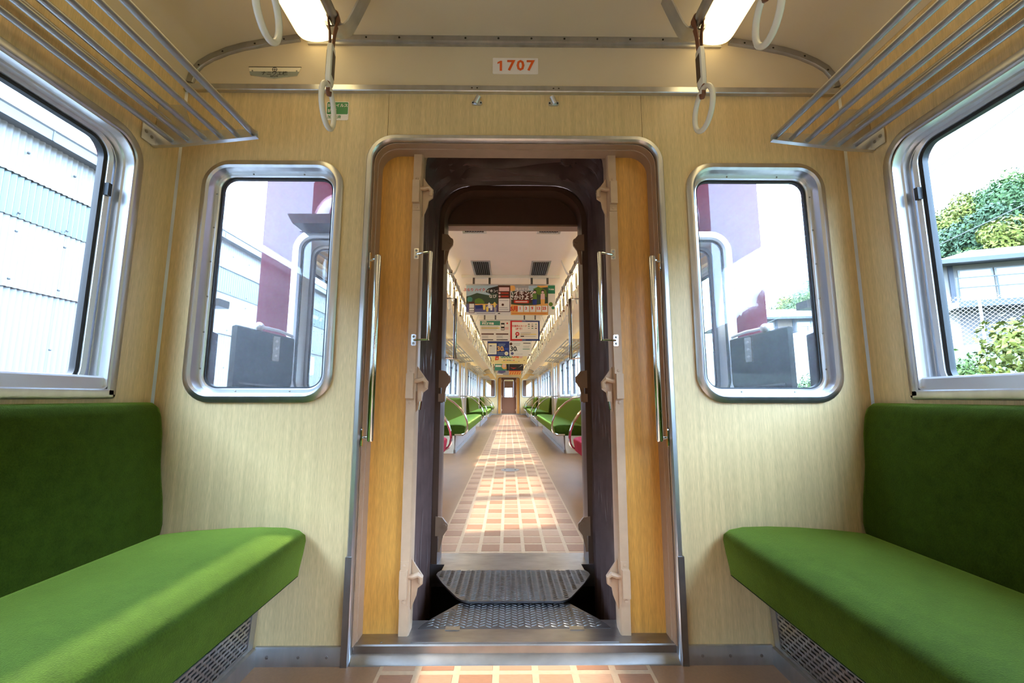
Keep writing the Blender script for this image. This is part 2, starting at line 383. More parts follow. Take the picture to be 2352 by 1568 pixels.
# outer maroon end faces and the gangway recess panels
OUT = (.16, .685, YF + .16)
def outer_end(name, Y, d, label):
    F = lambda u, v, w: (u, Y + d * w, v)
    x0, x1, z0, z1 = WIN
    holes = [[(p[0], p[1]) for p in arch_path(.43, -.25, 2.03, .17)]]
    e = (.09, .12) if d > 0 else (-.02, -.02)     # the near car's outer opening flares so that it never shows past the frame
    for s in (-1, 1): holes.append([(s * a, b) for a, b in rrp(x0 - e[0], x1 + e[1], z0 - max(e[0], -.02), z1 + e[0], .085)])
    root = sgroup(name, label)
    mb = MB(); plate(mb, rrp(-1.33, 1.33, -.85, 2.62, .06), holes, F, 0, -.02); mb.build('end_sheet', 'maroon', root, 0)
    return root, F
outer_end('wall_outer_end', OUT[0], 1, 'maroon painted outer end of the near car')
oe, FB = outer_end('wall_outer_end_next_car', OUT[1], -1, 'glossy maroon outer end of the next car')
for s in (-1, 1):
    x0, x1, z0, z1 = WIN
    if s < 0: x0, x1 = -x1, -x0
    P = rr(x0, x1, z0, z1, .10, 8)
    wn = sgroup('window_outer_frame_%s' % SIDE[s], 'bright metal frame of the end window on the maroon car, %s side' % SIDE[s])
    mb = MB(); mb.ring(P, [(.012, 0), (.010, .010), (.0, .016), (-.024, .016), (-.034, .008), (-.036, -.10), (.0, -.10)], FB); mb.build('frame', 'frame_sky_sheen', wn)
    mb = MB(); mb.ring(P, [(-.036, .002), (-.041, .001), (-.041, -.012), (-.036, -.012)], FB); mb.build('gasket', 'rubber', wn)
    mb = MB(); mb.prism([(u - .038 * x, v - .038 * y) for u, v, x, y in P], FB, -.003, -.007); mb.build('pane', 'window_glass', wn, 0)

def gangway(suffix, Y0, d, where, paint, lam):
    """recess panels, jambs, door frame, sill of one car; d=+1: the gangway lies at larger y"""
    F = lambda u, v, w: (u, Y0 + d * w, v)       # w: depth into the gangway
    root = sgroup('door_1' + suffix, 'gangway doorway surround of ' + where)
    mb = MB(); mb.ring(arch_path(.5537, 0, 1.823, .105), [(0, .004), (-.001, -.010), (-.006, -.016), (-.018, -.016), (-.024, -.010), (-.026, .0), (-.026, .03), (-.004, .03)], F, False); mb.build('door_frame', 'aluminium', root)
    mb = MB(); mb.ring(arch_path(.5277, .05, 1.797, .082), [(0, .02), (-.001, .002), (-.005, .002), (-.006, .03), (-.009, .032), (-.010, .085), (0, .085)], F, False); mb.build('jamb_lining', 'beige_jamb', root)
    for s in (-1, 1):
        mb = MB(); mb.box(*sorted((s * .5545, s * .534)), *sorted((Y0 - d * .018, Y0 - d * .0)), 0, .33); mb.build('frame_kick_plate', 'steel_plate', root, 0)
    if d > 0:
        mb = MB()
        for x in (-.40, -.25, -.12, -.02, .02, .12, .25, .40): 
            mb.loft([[(x + .005 * math.cos(a), Y0 + .008 + .005 * math.sin(a), 1.797 - h) for a in [2 * math.pi * i / 8 for i in range(8)]] for h in (0, .002)])
        for s in (-1, 1):
            for z in (.12, .35, .62, .9, 1.2, 1.5, 1.7):
                mb.loft([[(s * (.5277 - h), Y0 + .012 + .004 * math.cos(a), z + .004 * math.sin(a)) for a in [2 * math.pi * i / 8 for i in range(8)]] for h in (0, .002)])
        mb.build('screw', 'hole_dark', root)['kind'] = 'stuff'
    for s in (-1, 1):
        mb = MB(); mb.prism([(s * .392, .05), (s * .54, .05), (s * .54, 2.1), (s * .392, 2.1)], F, .078, .10); mb.build('recess_panel', lam, root, 0)
    MB().prism([(-.53, 1.80), (.53, 1.80), (.53, 2.1), (-.53, 2.1)], F, .052, .077).build('lintel_backing', 'brown_and_shaded_beige', root, 0)
    mb = MB(); P = [(p[0], p[1]) for p in arch_path(.40, 1.70, 1.985, .17)]
    mb.prism([(-.60, 1.70), (-.60, 2.15), (.60, 2.15), (.60, 1.70)] + P[::-1], F, .085, .15); mb.build('recess_head', 'brown_and_shaded_beige', root, 0)
    for s in (-1, 1): MB().prism([(s * .40, -.2), (s * .62, -.2), (s * .62, 2.1), (s * .40, 2.1)], F, .101, .145).build('recess_backing', 'brown_and_shaded_beige', root, 0)
    # sill
    si = sgroup('trim_2' + suffix, 'worn steel door sill of ' + where)
    mb = MB(); mb.prism([(-.012, 0), (-.009, .005), (.006, .021), (.013, .024), (.013, .046), (.016, .05), (.165, .05), (.165, -.05), (-.012, -.05)], lambda a, b, t: F(t, b, a), -.5275, .5275); mb.build('sill_plate', 'steel_plate', si)
    if d > 0:
        mb = MB()
        for x in (-.44, -.2, 0, .2, .44):
            mb.loft([[(x + .004 * math.cos(a), Y0 + .030 + .004 * math.sin(a), .05 + h) for a in [2 * math.pi * i / 8 for i in range(8)]] for h in (0, .0015)])
        mb.build('screw', 'screw', si)['kind'] = 'stuff'
    # gangway frame with its latches
    fr = thing('gangway_portal', ('beige' if d > 0 else 'shade-tinted beige') + ' painted gangway arch with latches on ' + where, 'gangway')
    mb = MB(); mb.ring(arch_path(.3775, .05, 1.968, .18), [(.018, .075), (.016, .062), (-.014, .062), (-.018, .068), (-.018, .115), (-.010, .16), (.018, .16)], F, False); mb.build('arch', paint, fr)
    for s in (-1, 1):
        for q, z in enumerate((1.635, .895, .225)):
            if d > 0:
                l = link('latch', None, fr)
                mb = MB(); mb.box(*sorted((s * .366, s * .392)), Y0 + .044, Y0 + .0615, z - .052, z + .038); mb.box(*sorted((s * .364, s * .392)), Y0 + .058, Y0 + .0625, z - .078, z + .062); mb.build('keeper', paint, l)
                for zz in (z - .066, z + .050):
                    mb = MB(); screw(mb, lambda u, v, w: (u, Y0 + .058 - w, v), s * .378, zz, 0, .006); mb.build('rivet', paint, l)
                mb = MB(); mb.prism([(s * .358, z + .065), (s * .345, z + .045), (s * .318, z + .008), (s * .320, z - .018), (s * .336, z - .030), (s * .340, z - .055), (s * .358, z - .10)], F, .078, .086)
                mb.tube([(s * .372, Y0 + .066, z + .012), (s * .352, Y0 + .066, z + .012), (s * .334, Y0 + .068, z + .018), (s * .324, Y0 + .072, z + .008), (s * .326, Y0 + .076, z - .012)], .0085, 8); mb.build('hook', paint, l)
                if q == 1:
                    mb = MB(); mb.box(*sorted((s * .338, s * .352)), Y0 + .064, Y0 + .078, z - .062, z - .025); mb.build('lever', paint, l)
                    mb = MB(); mb.tube([(s * .342, Y0 + .070, z - .058), (s * .346, Y0 + .070, z - .092)], .005, 10); mb.build('pin', 'chrome', l)
            else:
                l = link('latch', None, fr); z = z + (.03, .045, .0)[q]
                mb = MB(); mb.prism([(s * .378, z + .045), (s * .345, z + .040), (s * .318, z + .006), (s * .320, z - .016), (s * .340, z - .045), (s * .378, z - .045)], F, .152, .166); mb.prism([(s * .362, z - .045), (s * .340, z - .045), (s * .356, z - .12), (s * .366, z - .12)], F, .152, .160)
                mb.build('bracket', 'beige_jamb', l)
                mb = MB(); mb.prism([(s * .334 + .017 * math.cos(2 * math.pi * i / 14), z + .004 + .017 * math.sin(2 * math.pi * i / 14)) for i in range(14)], F, .166, .170); mb.prism([(s * .334 + .011 * math.cos(math.pi * i / 3), z + .004 + .011 * math.sin(math.pi * i / 3)) for i in range(6)], F, .170, .178); mb.build('nut', 'beige_jamb', l)
                if q == 1:
                    mb = MB(); mb.prism([(s * .376, z - .075), (s * .342, z - .075), (s * .342, z - .115), (s * .376, z - .115)], F, .152, .18); mb.build('catch', 'beige_jamb', l)
gangway('', 0, 1, 'the near car', 'beige_paint', 'laminate_orange')
gangway('_next_car', YB, -1, 'the next car', 'brown_and_shaded_beige', 'laminate_orange')

# ------------------------------------------------------------------ gangway bellows and tread plates
mb = MB(); secs = []
NP, y0, y1 = 8, .150, .690
path = arch_path(.385, -.16, 1.985, .16, 10)
dense = []
for k in range(len(path) - 1):
    a, c = path[k], path[k + 1]; n = max(1, int(math.hypot(c[0] - a[0], c[1] - a[1]) / .045))
    for i in range(n): 
        t = i / n; dense.append(tuple(a[j] * (1 - t) + c[j] * t for j in range(4)))
dense.append(path[-1])
for j in range(NP * 8 + 1):
    t = j / (NP * 8); y = y0 + (y1 - y0) * t; ph = t * NP
    sec = []
    for (u, v, nu, nv) in dense:
        top = max(0, nv); 
        wob = .012 * math.sin(9 * u + 3 * ph) + .010 * math.sin(14 * v + 5 * ph + 8 * u)
        fold = abs(((ph + .18 * math.sin(5 * u + 2.2 * v)) % 1) - .5) * 2
        off = .004 + .056 * (1 - fold) ** 1.3 * (1 - .1 * top) + (wob * (.35 + 1.0 * top)) * math.sin(math.pi * t)
        off -= top * (.030 * math.sin(math.pi * t)) 
        if top > .1 and abs(nu) > .1: off += .016 * math.sin(31 * u + 17 * ph) * math.sin(math.pi * t) * 2 * top
        off *= (1 if 0 < j < NP * 8 else .5)
        sec.append((u + nu * off, y, v + nv * off))
    secs.append(sec)
mb.loft(secs, False, False)
tag(mb.build('gangway_bellows', 'bellows', None, 50), 'dark brown pleated fabric bellows between the two cars', 'bellows')
mb = MB(); mb.box(-.62, .62, .02, .83, -.30, -.20); mb.box(-.62, .62, .13, .15, -.25, .0); mb.box(-.62, .62, .70, .72, -.25, .0)  # black box added for the dark void; its walls stop light leaking in
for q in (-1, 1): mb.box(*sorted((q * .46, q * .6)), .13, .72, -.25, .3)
struct(mb.build('floor_gangway_void_fill', 'black', None, 0), 'added black box standing for the dark void under the gangway treads')

def tread(name, label, hinge, base, chk, z, slope):
    t = thing(name, label, 'tread plate')
    mb = MB(); mb.prism(base, lambda a, b, w: (a, b, w), z - .008, z + .002); mb.build('hinge_plate', 'steel_plate', t)
    zf = lambda y: z + .003 + slope * abs(y - hinge)
    mb = MB(); n = len(chk)
    mb.loft([[(x, y, zf(y) - .007) for x, y in chk], [(x, y, zf(y)) for x, y in chk]]); mb.build('checker_plate', 'steel_dark', t)
    for sx in (-1, 1): MB().box(sx * .215 - .025, sx * .215 + .025, hinge - .012, hinge + .012, z, z + .0045).build('hinge_lug', 'steel_plate', t, 0)
    ys = [p[1] for p in chk]; mb = MB(); p = .0265
    def inside(x, y):
        c = False; n = len(chk)
        for i in range(n):
            a, b_ = chk[i], chk[i - 1]
            if (a[1] > y) != (b_[1] > y) and x < (b_[0] - a[0]) * (y - a[1]) / (b_[1] - a[1]) + a[0]: c = not c
        return c
    for i in range(-16, 17):
        for j in range(40):
            x = i * p * .86; y = min(ys) + .010 + j * p * .62 + (p * .31 if i % 2 else 0)
            a = math.radians(28 if i % 2 else -28); dx, dy = math.cos(a) * .0125, math.sin(a) * .0125; nx, ny = -math.sin(a) * .003, math.cos(a) * .003
            if not (inside(x + dx * 1.3, y + dy) and inside(x - dx * 1.3, y - dy)): continue
            q = zf(y)
            mb.add([(x - dx, y - dy, q), (x + nx, y + ny, q), (x + dx, y + dy, q), (x - nx, y - ny, q), (x - dx * .45, y - dy * .45, q + .0022), (x + dx * .45, y + dy * .45, q + .0022)], [(0, 3, 4), (0, 4, 1), (3, 2, 5), (3, 5, 4), (2, 1, 5), (1, 4, 5)])
    mb.build('checker_ribs', 'steel_rib', t, 0)['kind'] = 'stuff'
    return t
half = [(.335, .10), (.325, .125), (.295, .17), (.25, .225), (.20, .29), (.15, .33)]
tread('gangway_tread', 'lower checkered tread plate hinged on the near car sill', .10, [(-.342, .022), (.342, .022), (.335, .10), (-.335, .10)], half + [(-x, y) for x, y in half[::-1]], .052, .02)
half = [(.33, .592), (.343, .565), (.345, .535), (.30, .43), (.225, .292), (.205, .268), (.175, .253)]
tread('gangway_tread', 'upper checkered tread plate hinged on the next car, lapping over the lower one', .592, [(-.325, .70), (.325, .70), (.33, .592), (-.33, .592)], half + [(-x, y) for x, y in half[::-1]], .054, .05)

# ------------------------------------------------------------------ side walls, side windows, side doors
def rr2(u0, u1, v0, v1, rb, rt_, n=6):
    P = []
    for cx, cy, a0, r in ((u1 - rt_, v1 - rt_, 0, rt_), (u0 + rt_, v1 - rt_, 90, rt_), (u0 + rb, v0 + rb, 180, rb), (u1 - rb, v0 + rb, 270, rb)):
        for k in range(n + 1):
            a = math.radians(a0 + 90 * k / n); P.append((cx + r * math.cos(a), cy + r * math.sin(a), math.cos(a), math.sin(a)))
    return P
ZW0, ZW1 = .842, 1.705
def side_wall(name, s, y0, y1, wins, doors, label):
    F = lambda u, v, w: (s * (W - w), u, v)
    root = sgroup(name, label)
    edges = sorted(set([y0, y1] + [e for dd in doors for e in dd]))
    # one laminate panel between doors, with its window holes
    for a, c in zip(edges[:-1], edges[1:]):
        mb = MB()
        if (a, c) in doors: mb.prism([(a, 1.87), (c, 1.87), (c, 2.034), (a, 2.034)], F, 0, -.075)
        else:
            holes = [[(p[0], p[1]) for p in rr2(w0 + .022, w1 - .022, ZW0 + .022, ZW1 - .022, .02, .09)] for w0, w1 in wins if a <= w0 and w1 <= c]
            plate(mb, [(a, 0), (c, 0), (c, 2.034), (a, 2.034)], holes, F, 0, -.075)
        mb.build('laminate_panel', 'laminate', root, 0)
    # outer skin
    mb = MB(); holes = [[(p[0], p[1]) for p in rr2(w0 + .06, w1 - .06, ZW0 + .024, ZW1 - .042, .07, .07)] for w0, w1 in wins]
    holes += [[(a + .16, .80), (c - .16, .80), (c - .16, 1.72), (a + .16, 1.72)] for a, c in doors]
    plate(mb, [(y0 - (.1 if y0 > 0 else 0), -.85), (y1 + .1, -.85), (y1 + .1, 2.35), (y0 - (.1 if y0 > 0 else 0), 2.35)], holes, F, -.078, -.088); mb.build('outer_skin', 'maroon', root, 0)
    return root
NW = [7]
def side_window(s, y0, y1, full, where):
    F = lambda u, v, w: (s * (W - w), u, v)
    wn = sgroup('window_%d' % NW[0], where); NW[0] += 1
    n = 8 if full else 4
    P = rr2(y0, y1, ZW0, ZW1, .012, .10, n)
    mb = MB(); mb.ring(P, [(0, -.002), (0, .006), (-.006, .010), (-.026, .010), (-.030, .006), (-.030, -.004), (-.006, -.004)], F); mb.build('frame', 'aluminium', wn)
    Q = rr2(y0 + .030, y1 - .030, ZW0 + .030, ZW1 - .030, .012, .085, n)
    mb = MB(); mb.ring(Q, [(0, .006), (-.004, .006), (-.004, -.022), (-.010, -.024), (-.010, -.046), (-.012, -.046), (-.012, -.075), (0, -.075)], F); mb.build('reveal', 'aluminium_light', wn)
    Q2 = rr2(y0 + .054, y1 - .054, ZW0 + .018, ZW1 - .036, .075, .075, n)
    mb = MB(); mb.ring(Q2, [(0.004, -.05), (.0, -.042), (-.016, -.042), (-.018, -.05), (-.018, -.068), (.004, -.068)], F); mb.build('sash', 'aluminium_light', wn)
    mb = MB(); mb.ring(Q2, [(-.018, -.046), (-.028, -.047), (-.028, -.066), (-.018, -.066)], F); mb.build('gasket', 'rubber', wn)
    mb = MB(); mb.prism([(p[0] - .022 * p[2], p[1] - .022 * p[3]) for p in Q2], F, -.055, -.060); mb.build('pane', 'window_glass', wn, 0)
    mb = MB(); mb.prism([(-.030, .865), (-.004, .865), (-.004, .905), (-.008, .910), (-.030, .912)], lambda a, b, t: F(t, b, a), y0 + .034, y1 - .034); mb.build('sill', 'aluminium_light', wn)
    for yy in (y0 + .066, y1 - .066): MB().box(*sorted((s * (W + .030), s * (W + .044))), yy - .006, yy + .006, 1.475, 1.515).build('window_catch', 'rubber', wn, 0)
    return wn
winA = [(-1.13, -.146), (-2.17, -1.19), (-5.6, -4.62), (-6.64, -5.66)]; doorA = [(-4.1, -2.7)]
for s in (-1, 1):
    side_wall('wall_' + SIDE[s], s, -7.5, 0, winA, doorA, 'wood-grain laminate side wall of the near car, %s' % SIDE[s])
    for i, (a, c) in enumerate(winA): side_window(s, a, c, i == 0, 'side window of the near car, %s, %s from the end wall' % (SIDE[s], ORD[i]))
struct(MB().box(-1.34, 1.34, -7.6, -7.5, -.1, 2.5).build('wall_back', 'laminate', None, 0), 'closing wall behind the viewer')

doorB = [(3.5, 4.8), (9.45, 10.75), (15.2, 16.5)]
bays = [(.90, 3.2), (5.1, 9.2), (11.0, 14.95), (16.75, 19.14)]
winB = []
for a, c, n in ((.99, 2.95, 2), (5.35, 8.95, 4), (11.2, 14.8, 4), (17.0, 19.0, 2)):
    p = (c - a) / n
    winB += [(a + i * p, a + (i + 1) * p - .02) for i in range(n)]
def side_door(s, a, c, n, label):
    F = lambda u, v, w: (s * (W - w), u, v)
    d = sgroup('door_%d' % n, label); mid = (a + c) / 2
    mb = MB(); mb.ring([(a, 0, -1, 0), (a, 1.87, -.7, .7), (c, 1.87, .7, .7), (c, 0, 1, 0)], [(0.0, -.01), (0.0, .012), (-.03, .012), (-.035, -.03), (0.0, -.03)], F, False); mb.build('frame', 'aluminium', d)
    for k, (p, q) in enumerate(((a + .03, mid - .006), (mid + .006, c - .03))):
        lf = link('leaf', None, d)
        mb = MB(); plate(mb, [(p, .02), (q, .02), (q, 1.85), (p, 1.85)], [rrp(p + .13, q - .10, .82, 1.70, .05)], F, -.030, -.06); mb.build('leaf_panel', 'laminate', lf, 0)
        P = rr(p + .13, q - .10, .82, 1.70, .05, 4)
        mb = MB(); mb.ring(P, [(.01, -.031), (.008, -.022), (-.012, -.022), (-.014, -.06), (0, -.06)], F); mb.build('window_frame', 'aluminium_light', lf)
        mb = MB(); mb.prism([(u - .006 * x, v - .006 * y) for u, v, x, y in P], F, -.042, -.047); mb.build('pane', 'window_glass', lf, 0)
    mb = MB(); mb.box(*sorted((s * (W + .028), s * (W + .062))), mid - .012, mid + .012, .02, 1.85); mb.build('rubber_edge', 'rubber', d, 0)
ND = 2
for s in (-1, 1):
    side_wall('wall_%s_next_car' % SIDE[s], s, YB, YF, winB, doorB, 'wood-grain laminate side wall of the next car, %s' % SIDE[s])
    for i, (a, c) in enumerate(winB): side_window(s, a, c, False, 'side window of the next car, %s, %s from the gangway' % (SIDE[s], ORD[i]))
    for i, (a, c) in enumerate(doorB): side_door(s, a, c, ND, 'sliding side door of the next car, %s, %s from the gangway' % (SIDE[s], ORD[i])); ND += 1
    for i, (a, c) in enumerate(doorA): side_door(s, a, c, ND, 'sliding side door of the near car, %s, behind the viewer' % SIDE[s]); ND += 1

# ------------------------------------------------------------------ seats
CUSH = [(1.235, .36), (1.20, .396), (1.14, .405), (1.05, .415), (.93, .424), (.83, .427), (.75, .424), (.705, .415), (.685, .400), (.682, .385), (.688, .345), (.697, .300), (.700, .278), (.712, .272), (1.235, .272)]
BACK = [(1.245, .395), (1.162, .395), (1.158, .42), (1.165, .50), (1.178, .62), (1.192, .74), (1.203, .795), (1.212, .818), (1.226, .828), (1.245, .830)]
def seat(s, y0, y1, mat, label, grille, end0=.0, group=None, arms=()):
    t = thing('bench_seat', label, 'seat', (s * 1.0, (y0 + y1) / 2, 0), group)
    ox, oy = s * 1.0, (y0 + y1) / 2
    def loft(prof, ya, yb, shrink=.010):
        cx = sum(p[0] for p in prof) / len(prof); cz = sum(p[1] for p in prof) / len(prof); secs = []
        n = max(2, int((yb - ya) / .25))
        ys = [(ya, 1), (ya + .004, .5), (ya + .014, 0)] + [(ya + .014 + (yb - ya - .028) * i / n, 0) for i in range(1, n)] + [(yb - .014, 0), (yb - .004, .5), (yb, 1)]
        for y, k in ys:
            q = []
            for x, z in prof:
                dx, dz = cx - x, cz - z; l = math.hypot(dx, dz); f = shrink * k / l if l else 0
                q.append((s * (x + dx * f) - ox, y - oy, z + dz * f))
            secs.append(q)
        return MB().loft(secs)
    loft(CUSH, y0, y1).build('cushion', mat, t, 50)
    loft(BACK, y0 + .002, y1 - .002, .014).build('backrest', mat, t, 50)
    mb = MB(); mb.prism([(.704, .272), (.716, .262), (1.22, .262), (1.22, .272)], lambda a, b, w: (s * a - ox, w - oy, b), y0 + .003, y1 - .003); mb.build('cushion_board', 'seat_piping' if mat == 'moquette_green' else 'moquette_red', t, 0)
    # kick panel with slotted heater grille
    k = link('kick_panel', None, t)
    xb = lambda z: .838 - .02 * (z / .26)
    B = lambda a, z, dpt: (s * (xb(z) + dpt) - ox, a - oy, z)
    mb = MB(); mb.prism([(.0, .0), (.0, .052), (.012, .056), (.03, .056), (.03, 0)], lambda a, b, w: (s * (.826 + a) - ox, w - oy, b), y0, y1); mb.build('skirting', 'aluminium_dull', k)
    def gbox(mb, a0, a1, z0, z1, d0=.006, d1=.012):
        mb.add([B(a, z, d_) for a in (a0, a1) for z in (z0, z1) for d_ in (d0, d1)], [(0, 1, 3, 2), (4, 6, 7, 5), (0, 4, 5, 1), (2, 3, 7, 6), (0, 2, 6, 4), (1, 5, 7, 3)])
    mb = MB()
    gbox(mb, y0, y0 + .03, .056, .262, .002); gbox(mb, y1 - .03, y1, .056, .262, .002); gbox(mb, y0 + .03, y1 - .03, .056, .066, .002); gbox(mb, y0 + .03, y1 - .03, .250, .262, .002)
    mb.build('grille_frame', 'aluminium_dull', k, 0)
    if grille:
        mb = MB(); rows = 14; zp = (.250 - .066) / rows; L = .027
        for r in range(rows + 1): gbox(mb, y0 + .03, y1 - .03, .066 + r * zp - zp * .26, .066 + r * zp + zp * .26)
        for r in range(rows):
            a = y0 + .03 + (L / 2 if r % 2 else 0)
            while a < y1 - .04:
                gbox(mb, a, a + .007, .066 + r * zp + zp * .2, .066 + (r + 1) * zp - zp * .2, .0065, .0115); a += L
        g = mb.build('heater_grille', 'aluminium_dull', k, 0); g['kind'] = 'stuff'
        mb = MB(); gbox(mb, y0, y1, .05, .262, .03, .035); mb.build('heater_back', 'hole_dark', k, 0)
    else:
        mb = MB(); gbox(mb, y0 + .03, y1 - .03, .066, .250, .004, .01); mb.build('heater_grille', 'aluminium_dull', k, 0)
    for e in (y0, y1 - .012): MB().box(*sorted((s * .845 - ox, s * 1.24 - ox)), e - oy, e + .012 - oy, .0, .262).build('end_board', 'far_wall_paint', k, 0)
    for e, sg in arms:
        y = e + sg * .02
        pts = [(1.235, .875), (1.10, .868), (.98, .835), (.86, .765), (.76, .675), (.69, .575), (.655, .48), (.645, .40), (.652, .345), (.675, .305), (.71, .285), (.76, .278), (.84, .278)]
        MB().tube([(s * x - ox, y - oy, z) for x, z in pts], .0155, 10).build('arm_rail', 'chrome', t)
    return t
for s in (-1, 1):
    seat(s, -2.5, -.012, 'moquette_green', 'green moquette bench seat in the near car along the %s wall' % SIDE[s], True, group='green bench seats')
    for i, (a, c) in enumerate(bays):
        red = i == 0
        arms = [(e, g) for e, g in ((a, -1), (c, 1)) if 1.0 < e < 19.0]
        seat(s, a, c, 'moquette_red' if red else 'moquette_green', ('red moquette priority bench seat of the next car, %s side' % SIDE[s]) if red else '%s green bench seat from the gangway on the %s side of the next car' % (ORD[i - 1], SIDE[s]), False, group='red bench seats' if red else 'green bench seats', arms=arms)

# ------------------------------------------------------------------ ceiling lamps
def lamp(s, y0, y1, label, lens='lamp_lens'):
    t = thing('ceiling_lamp', label, 'lamp', (s * .752, (y0 + y1) / 2, 2.23), 'ceiling lamps'); h = (y1 - y0) / 2
    body = [(-.078, .005), (-.078, -.012), (-.068, -.016), (.068, -.016), (.078, -.012), (.078, .005)]
    MB().prism(body, lambda a, b, w: (a, w, b), -h, h).build('housing', 'lamp_body', t)
    pts = [(-.072, -.014)] + [(-.070 * math.cos(math.pi * k / 10), -.022 - .036 * math.sin(math.pi * k / 10)) for k in range(11)] + [(.072, -.014)]
    secs = []
    for y, q in ((-h, .80), (-h + .012, .94), (-h + .03, 1), (h - .03, 1), (h - .012, .94), (h, .80)): secs.append([(a * (1 - (1 - q) * .3), y, -.014 + (b + .014) * q) for a, b in pts])
    MB().loft(secs).build('lens', lens, t, 60)
for s in (-1, 1):
    for i in range(5): lamp(s, -1.26 - i * 1.36, -.035 - i * 1.36, 'glowing tubular ceiling lamp of the near car, %s row, %s from the end wall' % (SIDE[s], ORD[i]), 'lamp_lens_near')
    for i in range(13): lamp(s, 1.15 + i * 1.38, 1.15 + i * 1.38 + 1.22, 'glowing tubular ceiling lamp of the next car, %s row, %s from the gangway' % (SIDE[s], ORD[i]))

# ------------------------------------------------------------------ strap rails and hand straps
RX, RZ = .612, 2.108
def strap_rail(s, y0, y1, step, label, mat_h):
    t = thing('strap_rail', label, 'rail')
    MB().tube([(s * RX, y0, RZ), (s * RX, y1, RZ)], .0165, 14).build('pipe', 'aluminium_dull', t)
    n = int(abs(y1 - y0) / step); y0_, y1_ = min(y0, y1), max(y0, y1)
    path = [(.515, 2.229), (.530, 2.190), (.552, 2.135), (.566, 2.103), (.578, 2.088), (.598, 2.081), (.622, 2.083), (.640, 2.094), (.646, 2.110)]
    for k in range(n + 1):
        y = (y1_ - .02) - k * step if y1_ <= 0 else (y0_ + .05) + k * step
        secs = []
        for i, (x, z) in enumerate(path):
            a = path[max(i - 1, 0)]; c = path[min(i + 1, len(path) - 1)]; d = Vector((c[0] - a[0], c[1] - a[1])).normalized(); nx, nz = -d.y, d.x
            hw = .026 if i < 6 else .026 - .004 * (i - 5)
            secs.append([(s * (x + nx * q), y + e, z + nz * q) for q, e in ((-.003, -hw), (.003, -hw), (.003, hw), (-.003, hw))])
        MB().loft(secs).build('hanger', mat_h, t, 40)
    return t
def strap_proto():
    t = thing('hand_strap', '', 'hand strap')
    mb = MB()      # leather loop around the rail and the doubled band below it
    loop = [(.0185 * math.cos(math.radians(a)), .0185 * math.sin(math.radians(a))) for a in range(-40, 221, 20)]
    pth = [(.006, -.085), (.008, -.055), (.013, -.03)] + loop + [(-.013, -.03), (-.008, -.055), (-.006, -.085)]
    pth = [(.005, -.115)] + pth + [(-.005, -.115)]
    secs = []
    for i, (x, z) in enumerate(pth):
        a = pth[max(i - 1, 0)]; c = pth[min(i + 1, len(pth) - 1)]; d = Vector((c[0] - a[0], c[1] - a[1])).normalized(); nx, nz = -d.y, d.x
        secs.append([(x + nx * q, e, z + nz * q) for q, e in ((-.0015, -.011), (.0015, -.011), (.0015, .011), (-.0015, .011))])
    mb.loft(secs); mb.build('strap', 'strap_leather', t, 40)
    mb = MB(); o = [(-.006, -.018), (.006, -.018), (.009, -.013), (.009, .013), (.006, .018), (-.006, .018), (-.009, .013), (-.009, -.013)]
    mb.loft([[(x * q, y * q2, z) for x, y in o] for z, q, q2 in ((-.108, .8, .75), (-.114, 1, .95), (-.128, 1.05, 1.1), (-.235, 1.05, 1.1), (-.246, 1, .9), (-.250, .8, .7))])
    sl = mb.build('sleeve', 'strap_sleeve', t, 40)
    mb = MB(); mb.box(-.0102, .0102, -.014, .014, -.222, -.134); mb.build('sleeve_window', 'sleeve_dark', sl, 0)
    mb = MB(); mb.tube([(0, .010, -.245), (.0, .0115, -.262), (0, .009, -.278), (0, 0, -.284), (0, -.009, -.278), (0, -.0115, -.262), (0, -.010, -.245)], .0065, 8); mb.build('ring_loop', 'strap_leather', t)
    mb = MB(); r = .066; mb.tube([(0, r * math.sin(2 * math.pi * i / 28), -.325 + r * math.cos(2 * math.pi * i / 28)) for i in range(28)], .0085, 10, loop=True); mb.build('ring', 'strap_ring', t, 80)
    return t
SP = strap_proto(); used = [False]
def strap(s, y, rz, label, group):
    o = SP if not used[0] else copy_tree(SP); used[0] = True
    o.location = (s * RX, y, RZ); o.rotation_euler = (0, 0, rz); o['label'] = label; o['group'] = group
for s in (-1, 1):
    strap_rail(s, -6.0, -.165, 1.4, 'grey strap rail of the near car, %s side' % SIDE[s], 'aluminium')
    strap_rail(s, 1.25, 18.9, 1.38, 'strap rail of the next car, %s side' % SIDE[s], 'lamp_body')
    strap(s, -.215, .12 if s < 0 else -.02, 'white ring hand strap nearest the end wall on the %s, shown whole' % SIDE[s], 'hand straps of the near car')
    strap(s, -.56, -.12 * s, 'white ring hand strap on the %s cut off by the top of the picture' % SIDE[s], 'hand straps of the near car')
    for i in range(57):
        strap(s, 1.45 + i * .305, R.uniform(-.35, .35), '%s white hand strap from the gangway on the %s rail of the next car' % (ORD[i], SIDE[s]), 'hand straps of the next car')

